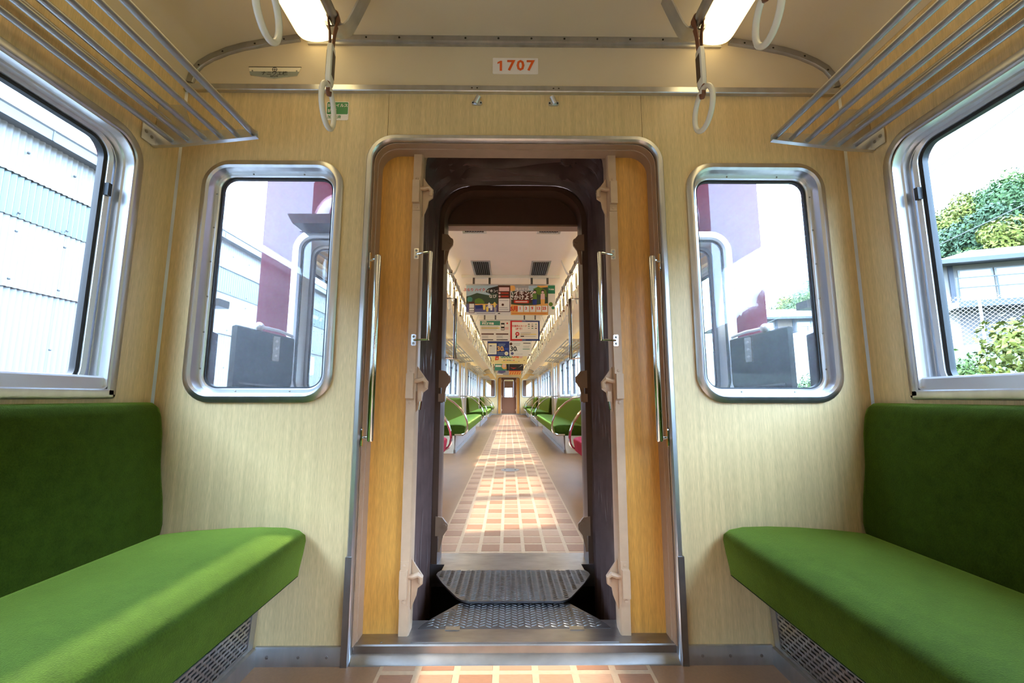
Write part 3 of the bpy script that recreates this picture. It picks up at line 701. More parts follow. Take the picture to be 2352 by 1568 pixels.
# ------------------------------------------------------------------ luggage racks
def rack(s, y0, y1, brk, label, nside):
    t = thing('luggage_rack', label, 'luggage rack')
    xs = [(.908, 1.752), (.965, 1.747), (1.022, 1.742), (1.079, 1.737), (1.136, 1.732), (1.190, 1.727)]
    for x, z in xs: MB().tube([(s * x, y0, z), (s * x, y1, z)], .0092 if x > .91 else .0105, nside).build('bar', 'rack_metal', t)
    for x, z in ((1.190, 1.783), (1.200, 1.835)): MB().tube([(s * x, y0, z), (s * x, y1 - .02, z)], .0092, nside).build('bar', 'rack_metal', t)
    for y in brk:
        mb = MB(); pl = [(.892, 1.738), (.896, 1.762), (.910, 1.770), (1.08, 1.764), (1.11, 1.772), (1.135, 1.80), (1.16, 1.86), (1.248, 1.86), (1.248, 1.702), (1.16, 1.706)]
        mb.prism(pl, lambda a, b, w: (s * a, w, b), y - .002, y + .002)
        mb.prism([(.892, 1.738), (1.16, 1.706), (1.248, 1.702), (1.248, 1.699), (1.16, 1.703), (.892, 1.735)], lambda a, b, w: (s * a, w, b), y - .014, y + .002)
        mb.box(*sorted((s * 1.2475, s * 1.244)), y - .055, y + .002, 1.702, 1.775)
        k = mb.build('bracket', 'aluminium', t, 30)
        if nside > 8:
            for yy in (y - .018, y - .040):
                mb = MB(); screw(mb, lambda u, v, w: (s * (1.244 - w), u, v), yy, 1.722 + (y - yy) * .3, 0, .006); mb.build('screw', 'screw', k)
    return t
for s in (-1, 1):
    rack(s, -2.5, -.112, (-.112, -1.16, -2.2), 'grey tubular luggage rack above the %s window of the near car' % SIDE[s], 14)
    for i, (a, c) in enumerate(bays):
        n = max(2, round((c - a) / 1.0)); rack(s, a + .02, c - .02, [a + .05 + (c - a - .1) * k / n for k in range(n + 1)], '%s luggage rack from the gangway on the %s side of the next car' % (ORD[i], SIDE[s]), 8)

# ------------------------------------------------------------------ grab handles
def grab_long(s, label):
    t = thing('grab_handle', label, 'handle', (s * .49, -.022, .70), 'long grab handles')
    sec = lambda z, q: [(s * .49 + .012 * q * math.cos(a) - s * .49, .0075 * q * math.sin(a), z) for a in [2 * math.pi * i / 14 for i in range(14)]]
    MB().loft([sec(0, .8), sec(.004, 1), sec(.645, 1), sec(.65, .8)]).build('bar', 'chrome', t)
    for z in (.012, .636):
        MB().tube([(0, .002, z), (s * .016, .006, z), (s * .036, .026, z)], .005, 10).build('arm', 'chrome', t)
        mb = MB(); mb.prism(rrp(.016, .030, z - .032, z + .032, .0068), lambda a, b, w: (s * (.0365 - w), a, b), 0, .004); mb.build('mount_plate', 'chrome', t)
def grab_short(s, Y0, d, label):
    t = thing('grab_handle', label, 'handle', (s * .315, Y0 + d * .043, 1.05), 'short grab handles')
    pts = [(.056, .0, .018), (.012, .0, 0), (.004, 0, .0), (0, 0, .006)]
    sec = lambda z, q: [(.009 * q * math.cos(a), .006 * q * math.sin(a), z) for a in [2 * math.pi * i / 12 for i in range(12)]]
    MB().loft([sec(.002, .7), sec(.007, 1), sec(.333, 1), sec(.338, .7)]).build('bar', 'chrome', t)
    for z in (.006, .334):
        MB().tube([(0, 0, z), (s * .012, 0, z), (s * .056, d * .017, z)], .0042, 8).build('arm', 'chrome', t)
        pl = MB(); pl.prism(rrp(s * .057 - .009, s * .057 + .009, z - .021, z + .021, .004), lambda a, b, w: (a, d * (.019 - w), b), 0, .0035); pl = pl.build('mount_plate', 'chrome', t)
        for e in (-.012, .012):
            mb = MB(); screw(mb, lambda u, v, w: (u, d * (.0155 - w), v), s * .057, z + e, 0, .005); mb.build('screw', 'screw', pl)
for s in (-1, 1):
    grab_long(s, 'long vertical chrome grab handle on the %s of the near doorway' % SIDE[s])
    grab_short(s, 0, 1, 'short chrome grab handle on the %s beige gangway post' % SIDE[s])
    grab_short(s, YB, -1, 'short chrome grab handle on the %s gangway post of the next car' % SIDE[s])

# ------------------------------------------------------------------ signs and small fittings on the end wall
FE = lambda u, v, w: (u, -w, v)
t = thing('number_sign', 'white car number sign with orange digits 1707', 'sign', (0, 0, 0))
MB().prism(rrp(-.087, .088, 2.080, 2.148, .003), FE, .0022, .0040).build('sign_plate', 'sign_white', t, 0)
mb = MB(); mb.prism([(-.056 + a, 2.114 + b) for a, b in ((-.004, -.0212), (.005, -.0212), (.005, .0212), (-.0015, .0212), (-.013, .0148), (-.013, .0080), (-.004, .0118))], FE, .0041, .0046); mb.build('digit', 'sign_orange', t, 0)
for ch, x in zip('707', (-.017, .020, .058)):
    mb = MB(); text(mb, ch, .060, FE, x, 2.114, 0, .0046, .0018, sx=1.02); mb.build('digit', 'sign_orange', t, 0)
t = thing('maker_plate', 'small shield-shaped maker plate with dark lettering on the cream lunette', 'sign')
pl = [(-1.021, 2.101), (-.821, 2.101), (-.834, 2.066), (-.921, 2.053), (-1.012, 2.066)]
MB().prism(pl, FE, .0022, .0042).build('plate', 'plate_cream', t, 0)
MB().prism([(-1.017, 2.082), (-.827, 2.082), (-.834, 2.0665), (-.921, 2.0535), (-1.012, 2.0665)], FE, .0043, .0048).build('band', 'plate_grey', t, 0)
mb = MB(); mb.prism([(-1.021, 2.102), (-.821, 2.102), (-.821, 2.1, ), (-1.021, 2.1)], FE, .0022, .005); text(mb, 'ナニワ工機', .0175, FE, -.921, 2.0735, 0, .0052, .0003, sx=1.15); text(mb, '昭和37年', .0075, FE, -.921, 2.0615, 0, .0052, .0002)
ringp = [( -.921 + .0095 * math.cos(2 * math.pi * i / 24), 2.0905 + .0095 * math.sin(2 * math.pi * i / 24), math.cos(2 * math.pi * i / 24), math.sin(2 * math.pi * i / 24)) for i in range(24)]
mb.ring(ringp, [(0, .0048), (0, .0054), (-.0016, .0054), (-.0016, .0048)], FE); mb.prism([(-.9285, 2.0898), (-.9135, 2.0898), (-.9135, 2.0912), (-.9285, 2.0912)], FE, .0048, .0054); mb.prism([(-.9217, 2.083), (-.9203, 2.083), (-.9203, 2.098), (-.9217, 2.098)], FE, .0048, .0054)
mb.build('lettering', 'ink_black', t, 0)
for x in (-1.006, -.837):
    mb = MB(); screw(mb, FE, x, 2.085, .0042, .0028); mb.build('screw', 'screw', t)
t = thing('notice_sticker', 'small green and white notice sticker behind the left hand strap', 'sticker')
MB().prism(rrp(-.716, -.632, 1.885, 1.961, .005), FE, .0003, .0012).build('backing', 'sign_white', t, 0)
MB().prism(rrp(-.7135, -.6345, 1.909, 1.9585, .004), FE, .0013, .0016).build('green_field', 'sign_green', t, 0)
mb = MB(); text(mb, '抗ウイルス', .0155, FE, -.711, 1.944, 0, .0019, .0003, 'LEFT', .98); text(mb, '抗菌', .0155, FE, -.711, 1.922, 0, .0019, .0003, 'LEFT', 1.1); mb.build('white_lettering', 'sign_white', t, 0)
mb = MB(); text(mb, '加工済', .0145, FE, -.711, 1.897, 0, .0015, .0003, 'LEFT', 1.2); mb.build('green_lettering', 'sign_green', t, 0)
for s in (-1, 1):
    t = thing('wall_hook', 'small cast metal socket on the laminate above the doorway, %s one' % SIDE[s], 'hook')
    mb = MB(); mb.prism(rrp(s * .146 - .020, s * .146 + .020, 1.949, 1.966, .008), FE, 0, .006); mb.build('base', 'aluminium', t)
    mb = MB(); mb.tube([(s * .151, -.008, 1.953), (s * .138, -.014, 1.978)], .0095, 12); mb.build('socket', 'aluminium', t)
    for e in (-.015, .015):
        mb = MB(); screw(mb, FE, s * .146 + e, 1.957, .006, .0035); mb.build('screw', 'hole_dark', t)

# ------------------------------------------------------------------ next car: vents, posters, far door
for s in (-1, 1):
    for i, (a, c) in enumerate(((1.30, 1.95), (2.68, 3.32))):
        t = thing('ceiling_vent', 'dark slatted ceiling vent of the next car, %s %s' % (SIDE[s], ('partly hidden by the lintel', 'in full view')[i]), 'vent', group='ceiling vents')
        F = lambda u, v, w: (u, v, 2.228 - w)
        x0, x1 = sorted((s * .212, s * .412))
        mb = MB(); mb.ring([(x0, a, -.7, -.7), (x0, c, -.7, .7), (x1, c, .7, .7), (x1, a, .7, -.7)], [(0, 0), (0, .008), (-.028, .008), (-.032, .002), (-.032, 0)], F); mb.build('frame', 'aluminium', t, 0)
        MB().box(x0 + .02, x1 - .02, a + .02, c - .02, 2.2262, 2.2272).build('recess', 'black', t, 0)
        for k in range(7):
            x = x0 + .036 + k * (x1 - x0 - .072) / 6
            MB().add([(x - .005, a + .022, 2.2262), (x + .001, a + .022, 2.2205), (x + .004, a + .022, 2.2225), (x - .002, a + .022, 2.2262)] + [(x - .005, c - .022, 2.2262), (x + .001, c - .022, 2.2205), (x + .004, c - .022, 2.2225), (x - .002, c - .022, 2.2262)], [(0, 1, 2, 3), (4, 5, 6, 7), (0, 1, 5, 4), (1, 2, 6, 5), (2, 3, 7, 6), (3, 0, 4, 7)]).build('slat', 'steel_dark', t, 0)

def poster_bar(y, label):
    t = thing('poster_rail', label, 'rail')
    MB().box(-.56, .56, y - .012, y + .012, 2.196, 2.2275).build('beam', 'lamp_body', t, 0)
    MB().box(-.51, .51, y - .006, y + .006, 2.106, 2.122).build('clip_bar', 'aluminium', t, 0)
    for x in (-.42, -.24, .24, .42): MB().box(x - .012, x + .012, y - .007, y + .007, 2.122, 2.196).build('hanger', 'steel_dark', t, 0)
def poster(y, x0, x1, z0, z1, base, art, label):
    """art(mb, U, V, add): draws on the sheet in 0..1 coordinates"""
    t = thing('poster', label, 'poster', group='hanging posters of the next car')
    MB().box(x0, x1, y - .0012, y + .0012, z0, z1).build('sheet', base, t, 0)
    mb = MB(); mats = []; lay = [0]
    w, h = x1 - x0, z1 - z0
    F = lambda u, v, tt: (x0 + u * w, y - .0014 - tt, z0 + v * h)
    def mi(m):
        if m not in mats: mats.append(m)
        return mats.index(m)
    def rect(u0, u1, v0, v1, m): lay[0] += 1; mb.poly([F(a, b, lay[0] * .00022) for a, b in ((u0, v0), (u1, v0), (u1, v1), (u0, v1))], mi(m))
    def shape(pts, m): lay[0] += 1; mb.poly([F(a, b, lay[0] * .00022) for a, b in pts], mi(m))
    def disc(u, v, r, m): shape([(u + r * math.cos(2 * math.pi * i / 18) * h / w, v + r * math.sin(2 * math.pi * i / 18)) for i in range(18)], m)
    def word(body, u, v, size, m, bold=.0, al='CENTER', sx=1.0):
        lay[0] += 1; G = lambda a, b, tt: (x0 + a, y - .0014 - lay[0] * .00022, z0 + b); text(mb, body, size, G, u * w, v * h, mi(m), 0, bold, al, sx)
    art(rect, shape, disc, word)
    mb.build('print', mats, t, 0)
def lines(rect, u0, u1, vs_, m, th=.018):
    for i, v in enumerate(vs_): rect(u0, u1 - (.1 * (u1 - u0) if i % 2 else 0), v - th / 2, v + th / 2, m)
def a1(rect, shape, disc, word):
    rect(0, .72, .09, 1, 'paper_sky')
    shape([(0, .62), (.10, .66), (.24, .74), (.38, .70), (.52, .66), (.60, .72), (.72, .88), (.72, .36), (0, .36)], 'paper_hill')
    shape([(.18, .40), (.20, .52), (.28, .57), (.36, .53), (.42, .42), (.40, .38)], 'paper_leaf')
    shape([(.42, .78), (.50, .90), (.72, .98), (.72, .72), (.56, .70)], 'paper_black')
    disc(.60, .62, .12, 'paper_hill'); word('ハイキング', .57, .80, .040, 'paper_white', .0008); word('なび', .60, .62, .045, 'paper_white', .0008)
    disc(.08, .52, .09, 'paper_teal'); word('ぶらり ハイク', .18, .84, .040, 'paper_crimson', .001)
    rect(0, .72, .10, .37, 'paper_violet'); rect(.20, .70, .33, .37, 'paper_orange'); shape([(.20, .32), (.36, .34), (.38, .22), (.22, .20)], 'paper_navy')
    for u, v, m in ((.41, .26, 'paper_yellow'), (.48, .20, 'paper_yellow'), (.52, .32, 'paper_white'), (.57, .24, 'paper_white'), (.645, .34, 'paper_yellow'), (.66, .18, 'paper_grey')):
        shape([(u - .022, v - .09), (u + .022, v - .09), (u + .030, v + .05), (u, v + .10), (u - .030, v + .05)], m)
    rect(.06, .19, .06, .44, 'paper_brown'); rect(.07, .18, .08, .37, 'paper_white')
    for u in (.09, .125, .16):
        for v in (.13, .22): disc(u, v, .018, 'ink_black')
    rect(.72, 1, .10, 1, 'paper_brown'); rect(.745, .975, .80, .93, 'paper_pink'); rect(.735, .985, .12, .55, 'paper_white')
    for v in (.73, .62): disc(.755, v, .035, 'paper_pink'); rect(.79, .96, v - .012, v + .02, 'paper_red')
    disc(.83, .34, .04, 'paper_brown'); lines(rect, .75, .96, (.48, .24, .18), 'paper_grey'); lines(rect, .24, .66, (.045,), 'paper_grey', .025); rect(.72, .77, .03, .06, 'ink_black')
def a2(rect, shape, disc, word):
    rect(0, .84, 0, 1, 'paper_orange'); shape([(0, .36), (0, .80), (.84, .95), (.84, .40), (.55, .34), (.30, .32)], 'paper_hill'); rect(.08, .40, .80, 1, 'paper_grey'); rect(.40, .60, .82, 1, 'paper_sky')
    shape([(.10, .80), (.44, .78), (.50, .64), (.46, .40), (.02, .42)], 'paper_brown'); shape([(.50, .88), (.62, .96), (.80, .84), (.82, .60), (.60, .70)], 'paper_leaf')
    word('阪急のせでん', .24, .87, .032, 'paper_white', .0006); word('ハイキング', .24, .73, .060, 'paper_white', .0018); word('でかけよう', .24, .58, .060, 'paper_white', .0018)
    rect(.07, .40, .40, .49, 'paper_red'); lines(rect, .10, .37, (.445,), 'paper_white', .03)
    for u, m, m2 in ((.54, 'paper_leaf', 'paper_navy'), (.72, 'paper_pink', 'paper_orange')):
        disc(u, .80, .055, 'paper_black'); disc(u, .77, .042, 'paper_pink'); shape([(u - .05, .52), (u + .05, .52), (u + .045, .72), (u - .045, .72)], m); shape([(u - .045, .34), (u + .04, .34), (u + .05, .53), (u - .05, .53)], m2)
    disc(.03, .90, .10, 'paper_orange'); word('5月', .075, .20, .062, 'paper_red', .0022)
    for i, n in enumerate(('1', '3', '9', '13', '25')): rect(.155 + i * .137, .275 + i * .137, .10, .31, 'paper_white'); word(n, .205 + i * .137, .22, .046, 'paper_red', .0016)
    lines(rect, .02, .80, (.05,), 'paper_red', .012)
    rect(.84, 1, 0, 1, 'paper_white'); rect(.84, 1, .72, 1, 'paper_green'); word('TORK', .92, .86, .024, 'paper_white', .0006); disc(.90, .36, .07, 'paper_leaf'); disc(.95, .24, .05, 'paper_green')
def a3(rect, shape, disc, word):
    rect(0, .68, .76, .98, 'paper_teal'); word('遅延証明書', .06, .84, .040, 'paper_white', .0012, 'LEFT'); word('阪急電車', .06, .94, .020, 'paper_white', .0004, 'LEFT')
    lines(rect, .05, .62, (.70, .54), 'paper_grey', .02); rect(.04, .66, .60, .65, 'paper_yellow'); lines(rect, .05, .60, (.625,), 'ink_black', .018)
    rect(.71, .83, .52, .88, 'paper_black'); rect(.72, .82, .70, .80, 'paper_white'); rect(.72, .82, .55, .61, 'paper_white'); disc(.92, .86, .04, 'paper_crimson'); rect(.84, .97, .55, .68, 'paper_pink')
    for u in (.05, .54): rect(u, u + .42, .30, .36, 'paper_brown'); lines(rect, u + .02, u + .24, (.24, .19, .14), 'paper_grey', .018); rect(u + .02, u + .40, .03, .07, 'paper_black')
def a4(rect, shape, disc, word):
    rect(0, .40, 0, 1, 'paper_crimson'); rect(.40, .52, 0, 1, 'paper_violet'); rect(.52, 1, 0, 1, 'paper_navy'); rect(.06, .945, .09, .93, 'paper_white')
    word('交通系ICカード', .31, .72, .036, 'paper_crimson', .001); word('1枚で！', .31, .58, .040, 'paper_crimson', .0012)
    disc(.24, .34, .10, 'paper_crimson'); disc(.24, .34, .045, 'paper_pink'); shape([(.20, .26), (.24, .24), (.22, .13), (.17, .17)], 'ink_black')
    for i in range(3):
        for k in range(3): rect(.60 + k * .12, .66 + k * .12, .60 + i * .10, .64 + i * .10, ('paper_grey', 'paper_teal', 'paper_black')[(i + k) % 3])
    rect(.35, .88, .30, .34, 'paper_yellow'); lines(rect, .35, .70, (.39, .32), 'paper_grey', .02); rect(.35, .47, .20, .245, 'ink_black'); lines(rect, .50, .86, (.22,), 'paper_grey', .02)
def a5(rect, shape, disc, word):
    rect(0, 1, 0, 1, 'paper_navy'); rect(.03, .42, .12, .86, 'paper_cream'); rect(.05, .40, .14, .78, 'paper_white'); lines(rect, .08, .37, (.70, .62, .52, .42, .32, .24), 'paper_grey'); rect(.10, .20, .67, .72, 'ink_black')
    word('30', .585, .48, .150, 'paper_orange', .005); word('%', .74, .40, .05, 'paper_orange', .001); lines(rect, .50, .82, (.80, .70), 'paper_sky', .03); lines(rect, .46, .78, (.22, .12), 'paper_sky', .025); rect(.78, .96, .42, .55, 'paper_blue'); disc(.87, .18, .13, 'paper_white'); disc(.87, .18, .07, 'paper_cream')
def a6(rect, shape, disc, word):
    word('30', .17, .48, .150, 'ink_black', .005); word('%', .33, .40, .05, 'ink_black', .001); disc(.0 + .06, .82, .10, 'paper_brown'); disc(.12, .18, .10, 'paper_violet'); lines(rect, .15, .50, (.84, .74), 'paper_grey', .03); rect(.62, .96, .85, .90, 'paper_black'); lines(rect, .62, .92, (.66, .60), 'paper_grey'); lines(rect, .60, .92, (.48,), 'paper_teal', .04); lines(rect, .28, .60, (.14,), 'paper_grey'); rect(.86, .96, .06, .10, 'paper_black')
def a7(rect, shape, disc, word):
    word('GRAND', .42, .62, .115, 'paper_teal', .005, sx=.82); word('OPEN', .70, .62, .115, 'paper_red', .005, sx=.82)
    shape([(.10, .30), (.20, .34), (.21, .80), (.12, .76)], 'paper_red'); shape([(.16, .62), (.24, .66), (.23, .84), (.17, .80)], 'paper_teal'); disc(.16, .46, .05, 'paper_white'); disc(.83, .62, .15, 'paper_pink'); rect(.28, .74, .12, .20, 'paper_yellow')
    for i, m in enumerate(('ink_black', 'paper_red', 'ink_black', 'paper_black', 'paper_grey', 'paper_red')): rect(.34 + i * .055, .37 + i * .055, .27, .34, m)
    for u, v in ((.06, .86), (.28, .92), (.70, .93), (.88, .90), (.92, .30), (.77, .22), (.05, .25)): disc(u, v, .03, 'paper_brown')
def a8(rect, shape, disc, word):
    rect(0, 1, 0, 1, 'paper_teal'); rect(.05, .40, .76, .95, 'paper_white'); rect(.05, .45, .38, .56, 'paper_white'); disc(.70, .45, .32, 'paper_orange'); disc(.66, .48, .18, 'paper_pink'); shape([(.85, .0), (1, .0), (1, 1), (.80, .9)], 'paper_black')
def a9(rect, shape, disc, word):
    rect(0, 1, 0, 1, 'paper_black'); rect(.02, .48, .72, .95, 'paper_violet'); rect(.52, .98, .72, .95, 'paper_grey'); shape([(.05, .35), (.30, .18), (.55, .30), (.30, .28)], 'paper_red'); shape([(.60, .25), (.95, .55), (.90, .60), (.70, .35)], 'paper_grey')
def a10(rect, shape, disc, word):
    rect(0, 1, 0, 1, 'paper_grey'); shape([(.05, .30), (.20, .72), (.60, .75), (.75, .35), (.40, .15)], 'paper_violet'); rect(.60, .98, .70, .92, 'paper_white'); rect(.64, .90, .80, .88, 'ink_black'); rect(0, .5, .0, .12, 'paper_white')
def a11(rect, shape, disc, word):
    rect(0, 1, .45, 1, 'paper_crimson'); rect(0, 1, 0, .45, 'paper_orange'); word('OPEN', .5, .72, .09, 'paper_yellow', .003)
    for i in range(5): shape([(.04 + i * .2, .05), (.10 + i * .2, .05), (.20 + i * .2, .38), (.14 + i * .2, .38)], 'paper_red')
ZP = 2.108
rows_ = [(3.20, [(-.502, -.004, 'paper_white', a1, 'hanging poster with dark hills, a brown side panel and yellow figures'), (.004, .504, 'paper_white', a2, 'orange hiking poster with two walkers and May dates')]),
         (5.42, [(-.495, -.006, 'paper_white', a3, 'white notice poster with a teal heading'), (.006, .495, 'paper_white', a4, 'white poster with a red and blue border')]),
         (8.05, [(-.50, -.004, 'paper_white', a5, 'navy poster with a large orange 30'), (.004, .50, 'paper_white', a6, 'white poster with a large black 30')]),
         (10.35, [(-.50, .50, 'paper_cream', a7, 'wide yellow poster reading GRAND OPEN')]),
         (13.3, [(-.50, -.004, 'paper_white', a8, 'teal poster with an orange disc near the far end'), (.004, .50, 'paper_white', a9, 'black poster with thin bright strokes near the far end')]),
         (16.2, [(-.50, -.004, 'paper_white', a10, 'grey poster farthest down the car'), (.004, .50, 'paper_white', a11, 'red and orange poster farthest down the car')])]
for i, (y, sheets) in enumerate(rows_):
    poster_bar(y, '%s poster rail from the gangway across the ceiling of the next car' % ORD[i])
    for x0, x1, base, art, lab in sheets: poster(y, x0, x1, ZP - (.34 if i else .342), ZP, base, art, lab)

gangway('_far', YF, 1, 'the far end of the next car', 'beige_paint', 'laminate_orange')
d = sgroup('door_far', 'closed brown end door with a window at the far end of the next car')
FD = lambda u, v, w: (u, YF + .17 + w, v)
mb = MB(); plate(mb, [(-.40, .04), (.40, .04), (.40, 2.0), (-.40, 2.0)], [rrp(-.235, .235, .84, 1.69, .05)], FD, 0, .03); mb.build('door_leaf', 'door_brown', d, 0)
P = rr(-.235, .235, .84, 1.69, .05, 4)
mb = MB(); mb.ring(P, [(.012, .0), (.010, -.006), (-.010, -.006), (-.012, .03), (.0, .03)], FD); mb.build('window_frame', 'aluminium', d)
mb = MB(); mb.prism([(u - .006 * x, v - .006 * y) for u, v, x, y in P], FD, .012, .016); mb.build('pane', 'window_glass', d, 0)
mb = MB(); mb.tube([(-.34, YF + .165, .86), (-.34, YF + .13, .86), (-.27, YF + .13, .86)], .008, 8); mb.build('door_handle', 'chrome', d)
# third car, seen only through the far door's window
YC = YF + .9
c3 = sgroup('wall_third_car', 'plain shell of the third car beyond the far door')
mb = MB(); mb.box(-1.3, 1.3, YC, YC + 9, -.1, 0); mb.build('floor_sheet', 'floor_vinyl', c3, 0)
mb = MB(); mb.box(-1.3, 1.3, YC, YC + 9, 2.2, 2.3); mb.build('ceiling_sheet', 'ceiling_cream', c3, 0)
for s in (-1, 1):
    mb = MB(); plate(mb, [(YC, 0), (YC + 9, 0), (YC + 9, 2.2), (YC, 2.2)], [[(YC + .6 + i * 1.7, .85), (YC + 1.9 + i * 1.7, .85), (YC + 1.9 + i * 1.7, 1.7), (YC + .6 + i * 1.7, 1.7)] for i in range(5)], lambda u, v, w: (s * (W + w), u, v), 0, .06); mb.build('side_sheet', 'laminate', c3, 0)
mb = MB(); plate(mb, [(-1.3, 0), (1.3, 0), (1.3, 2.2), (-1.3, 2.2)], [[(-.25, .84), (.25, .84), (.25, 1.5), (-.25, 1.5)]], lambda u, v, w: (u, YC + 9 + w, v), 0, .05); mb.build('end_sheet', 'door_brown', c3, 0)
mb = MB(); mb.box(-.62, .62, YF + .2, YC, -.12, .02); mb.box(-.75, -.6, YF + .2, YC, -.1, 2.2); mb.box(.6, .75, YF + .2, YC, -.1, 2.2); mb.box(-.75, .75, YF + .2, YC, 2.0, 2.2); mb.build('far_gangway_tunnel', 'bellows', c3, 0)
poster(YC + 1.8, -.5, .5, 1.72, 2.08, 'paper_cream', a7, 'yellow poster glimpsed through the far door window')

# ------------------------------------------------------------------ between the cars, outside
t = thing('lamp_hood', 'domed maroon lamp hood on a dark base, on the maroon car end at the left', 'lamp hood')
FO = lambda u, v, w: (u, OUT[1] - w, v)
secs = []
for k in range(7):
    a = math.pi / 2 * k / 6; r = .155 * math.cos(a) + .001
    secs.append([(-.905 + r * math.cos(math.pi * i / 12), OUT[1] - .17 * math.sin(a) * .75, 1.755 + r * 1.15 * math.sin(math.pi * i / 12)) for i in range(13)])
MB().loft(secs).build('dome', 'maroon', t, 50)
MB().prism([(-1.13, 1.755), (-.70, 1.755), (-.70, 1.725), (-.73, 1.705), (-1.10, 1.705)], FO, 0, .15).build('base', 'maroon_dark', t, 30)
t = thing('lamp_hood', 'domed maroon lamp hood on the maroon car end at the right', 'lamp hood')
secs = []
for k in range(7):
    a = math.pi / 2 * k / 6; r = .115 * math.cos(a) + .001
    secs.append([(.885 + r * math.cos(2 * math.pi * i / 20), OUT[1] - .10 * math.sin(a), 1.80 + r * 1.1 * math.sin(2 * math.pi * i / 20)) for i in range(20)])
MB().loft(secs).build('dome', 'maroon', t, 50)
t = thing('end_hatch', 'square maroon hatch outline above the left window of the maroon car', 'hatch')
mb = MB(); mb.prism(rrp(-1.145, -.72, 1.72, 1.995, .012), FO, -.002, .006); mb.build('hatch_cover', 'maroon', t, 0)
for s in (-1, 1):
    for nm, ya, yb, xa, xb, zt, mat, lab in (('gap_screen', OUT[1], .375, 1.13, 1.235, 1.165, 'hood_rubber', 'grey-green rubber gap screen fixed to the maroon car end, seen through the %s end window'),
                                             ('gap_screen', .165, .315, 1.30, 1.275, 1.15, 'maroon_dark', 'dark maroon gap screen at the outer edge of the %s end window')):
        t = thing(nm, lab % SIDE[s], 'gap screen', group='gap screens between the cars')
        n = 10; secs = []
        for k in range(n + 1):
            q = k / n; y = ya + (yb - ya) * q; x = xa + (xb - xa) * q
            top = zt - .02 * (1 - q) if mat == 'hood_rubber' else zt - .03 * q
            secs.append([(s * (x - .012), y, -.7), (s * (x - .012), y, top - .006), (s * (x - .006), y, top), (s * (x + .012), y, top - .006), (s * (x + .012), y, -.7)])
        MB().loft(secs).build('sheet', mat, t, 30)
        if mat == 'hood_rubber':
            MB().prism([(.40, .905), (.66, .89), (.66, .897), (.40, .912)], lambda a, b, w: (s * (1.238 - (a - .375) * .34 - .016 - w), a, b), 0, .003).build('seam', 'steel_dark', t, 0)
            MB().prism([(.55, 1.02), (.585, 1.02), (.585, 1.14), (.55, 1.14)], lambda a, b, w: (s * (1.235 - (a - .375) * .34 - .014 - w), a, b), 0, .005).build('hinge_plate', 'aluminium_dull', t, 0)
            for z in (1.045, 1.08, 1.115):
                mb = MB(); screw(mb, lambda u, v, w: (s * (1.235 - (u - .375) * .34 - .019 - w), u, v), .567, z, 0, .007); mb.build('bolt', 'aluminium_light', t)
            MB().tube([(s * 1.19, .50, 1.175), (s * 1.16, .60, 1.172), (s * 1.13, .68, 1.155)], .008, 8).build('stay', 'aluminium_light', t)
            MB().ball((s * 1.195, .49, 1.175), .022, 12, 7).build('pivot', 'aluminium_light', t)
    t = tag(MB().box(*sorted((s * 1.17, s * 1.24)), .165, .23, 1.205, 1.235).build('tie_bracket', 'steel_dark', None, 0), 'small dark bracket on the near car end beside the %s end window' % SIDE[s], 'bracket')

# ------------------------------------------------------------------ outdoors: ground, hill
def sstep(a, b, x): x = max(0, min(1, (x - a) / (b - a))); return x * x * (3 - 2 * x)
def gh(x, y):
    if x < 3: return -1.1
    h = -1.1 + 1.9 * sstep(3.2, 8.5, x) + 1.5 * sstep(9, 16, x)
    fall = 1 - .75 * sstep(35, 95, y)
    h += 15.0 * sstep(24, 50, x) * fall + .35 * math.sin(x * .7 + y * .31) * sstep(5, 14, x)
    return h
mb = MB(); xs = [3 + i * 1.5 for i in range(48)]; ys = [-90 + j * 3.0 for j in range(77)]
mb.loft([[(x, y, gh(x, y)) for y in ys] for x in xs], False, False); struct(mb.build('ground_hill', 'hill_ground', None, 60), 'grassy bank and wooded hill on the right')
struct(MB().box(-40, 3, -90, 140, -1.3, -1.1).build('ground', 'gravel', None, 0), 'trackside gravel')

# corrugated building on the left
BX = -6.5
bd = thing('corrugated_building', 'long white corrugated metal building beside the track on the left', 'building')
per = .076; nW = 20; SW = per * nW
def sheet(zb, zt, mat):
    mb = MB(); secs = []
    for k in range(nW * 6 + 4): 
        y = k * per / 6; d = .012 * math.sin(2 * math.pi * k / 6)
        secs.append([(d, y, zb), (d, y, zt)])
    mb.loft(secs, False, False); return mb.mesh('sheet', mat, 60)
tiers = [(3.76, 4.42, 'corrugated_white', .0), (3.20, 3.80, 'corrugated_clear', -.03), (2.27, 3.24, 'corrugated_white', -.05), (.60, 2.31, 'corrugated_white', -.08), (-1.1, .64, 'corrugated_white', -.10)]
for zb, zt, mat, off in tiers:
    me = sheet(zb, zt, mat)
    for i in range(-26, 22): link('wall_sheet', me, bd, (BX + off + (.004 if i % 2 else 0), i * SW, 0))
mb = MB()
for zb in (4.1, 3.25, 3.0, 2.36, 1.5, .9):
    for k in range(50): mb.ball((BX + .012, -1 + k * .61, zb), .018, 6, 4)
mb.build('bolt', 'bolt_grey', bd, 0)['kind'] = 'stuff'
MB().box(BX - .02, BX + .16, -39, 34, 4.36, 4.52).build('eave_gutter', 'eave_grey', bd, 0)
MB().prism([(BX + .18, 4.52), (BX - 9, 7.1), (BX - 9, 7.0), (BX + .14, 4.47)], lambda a, b, w: (a, w, b), -39, 34).build('roof', 'eave_grey', bd, 0)
for k in range(22): MB().box(BX + .155, BX + .166, -5 + k * 1.8, -5 + k * 1.8 + .02, 4.36, 4.52).build('gutter_joint', 'bolt_grey', bd, 0)
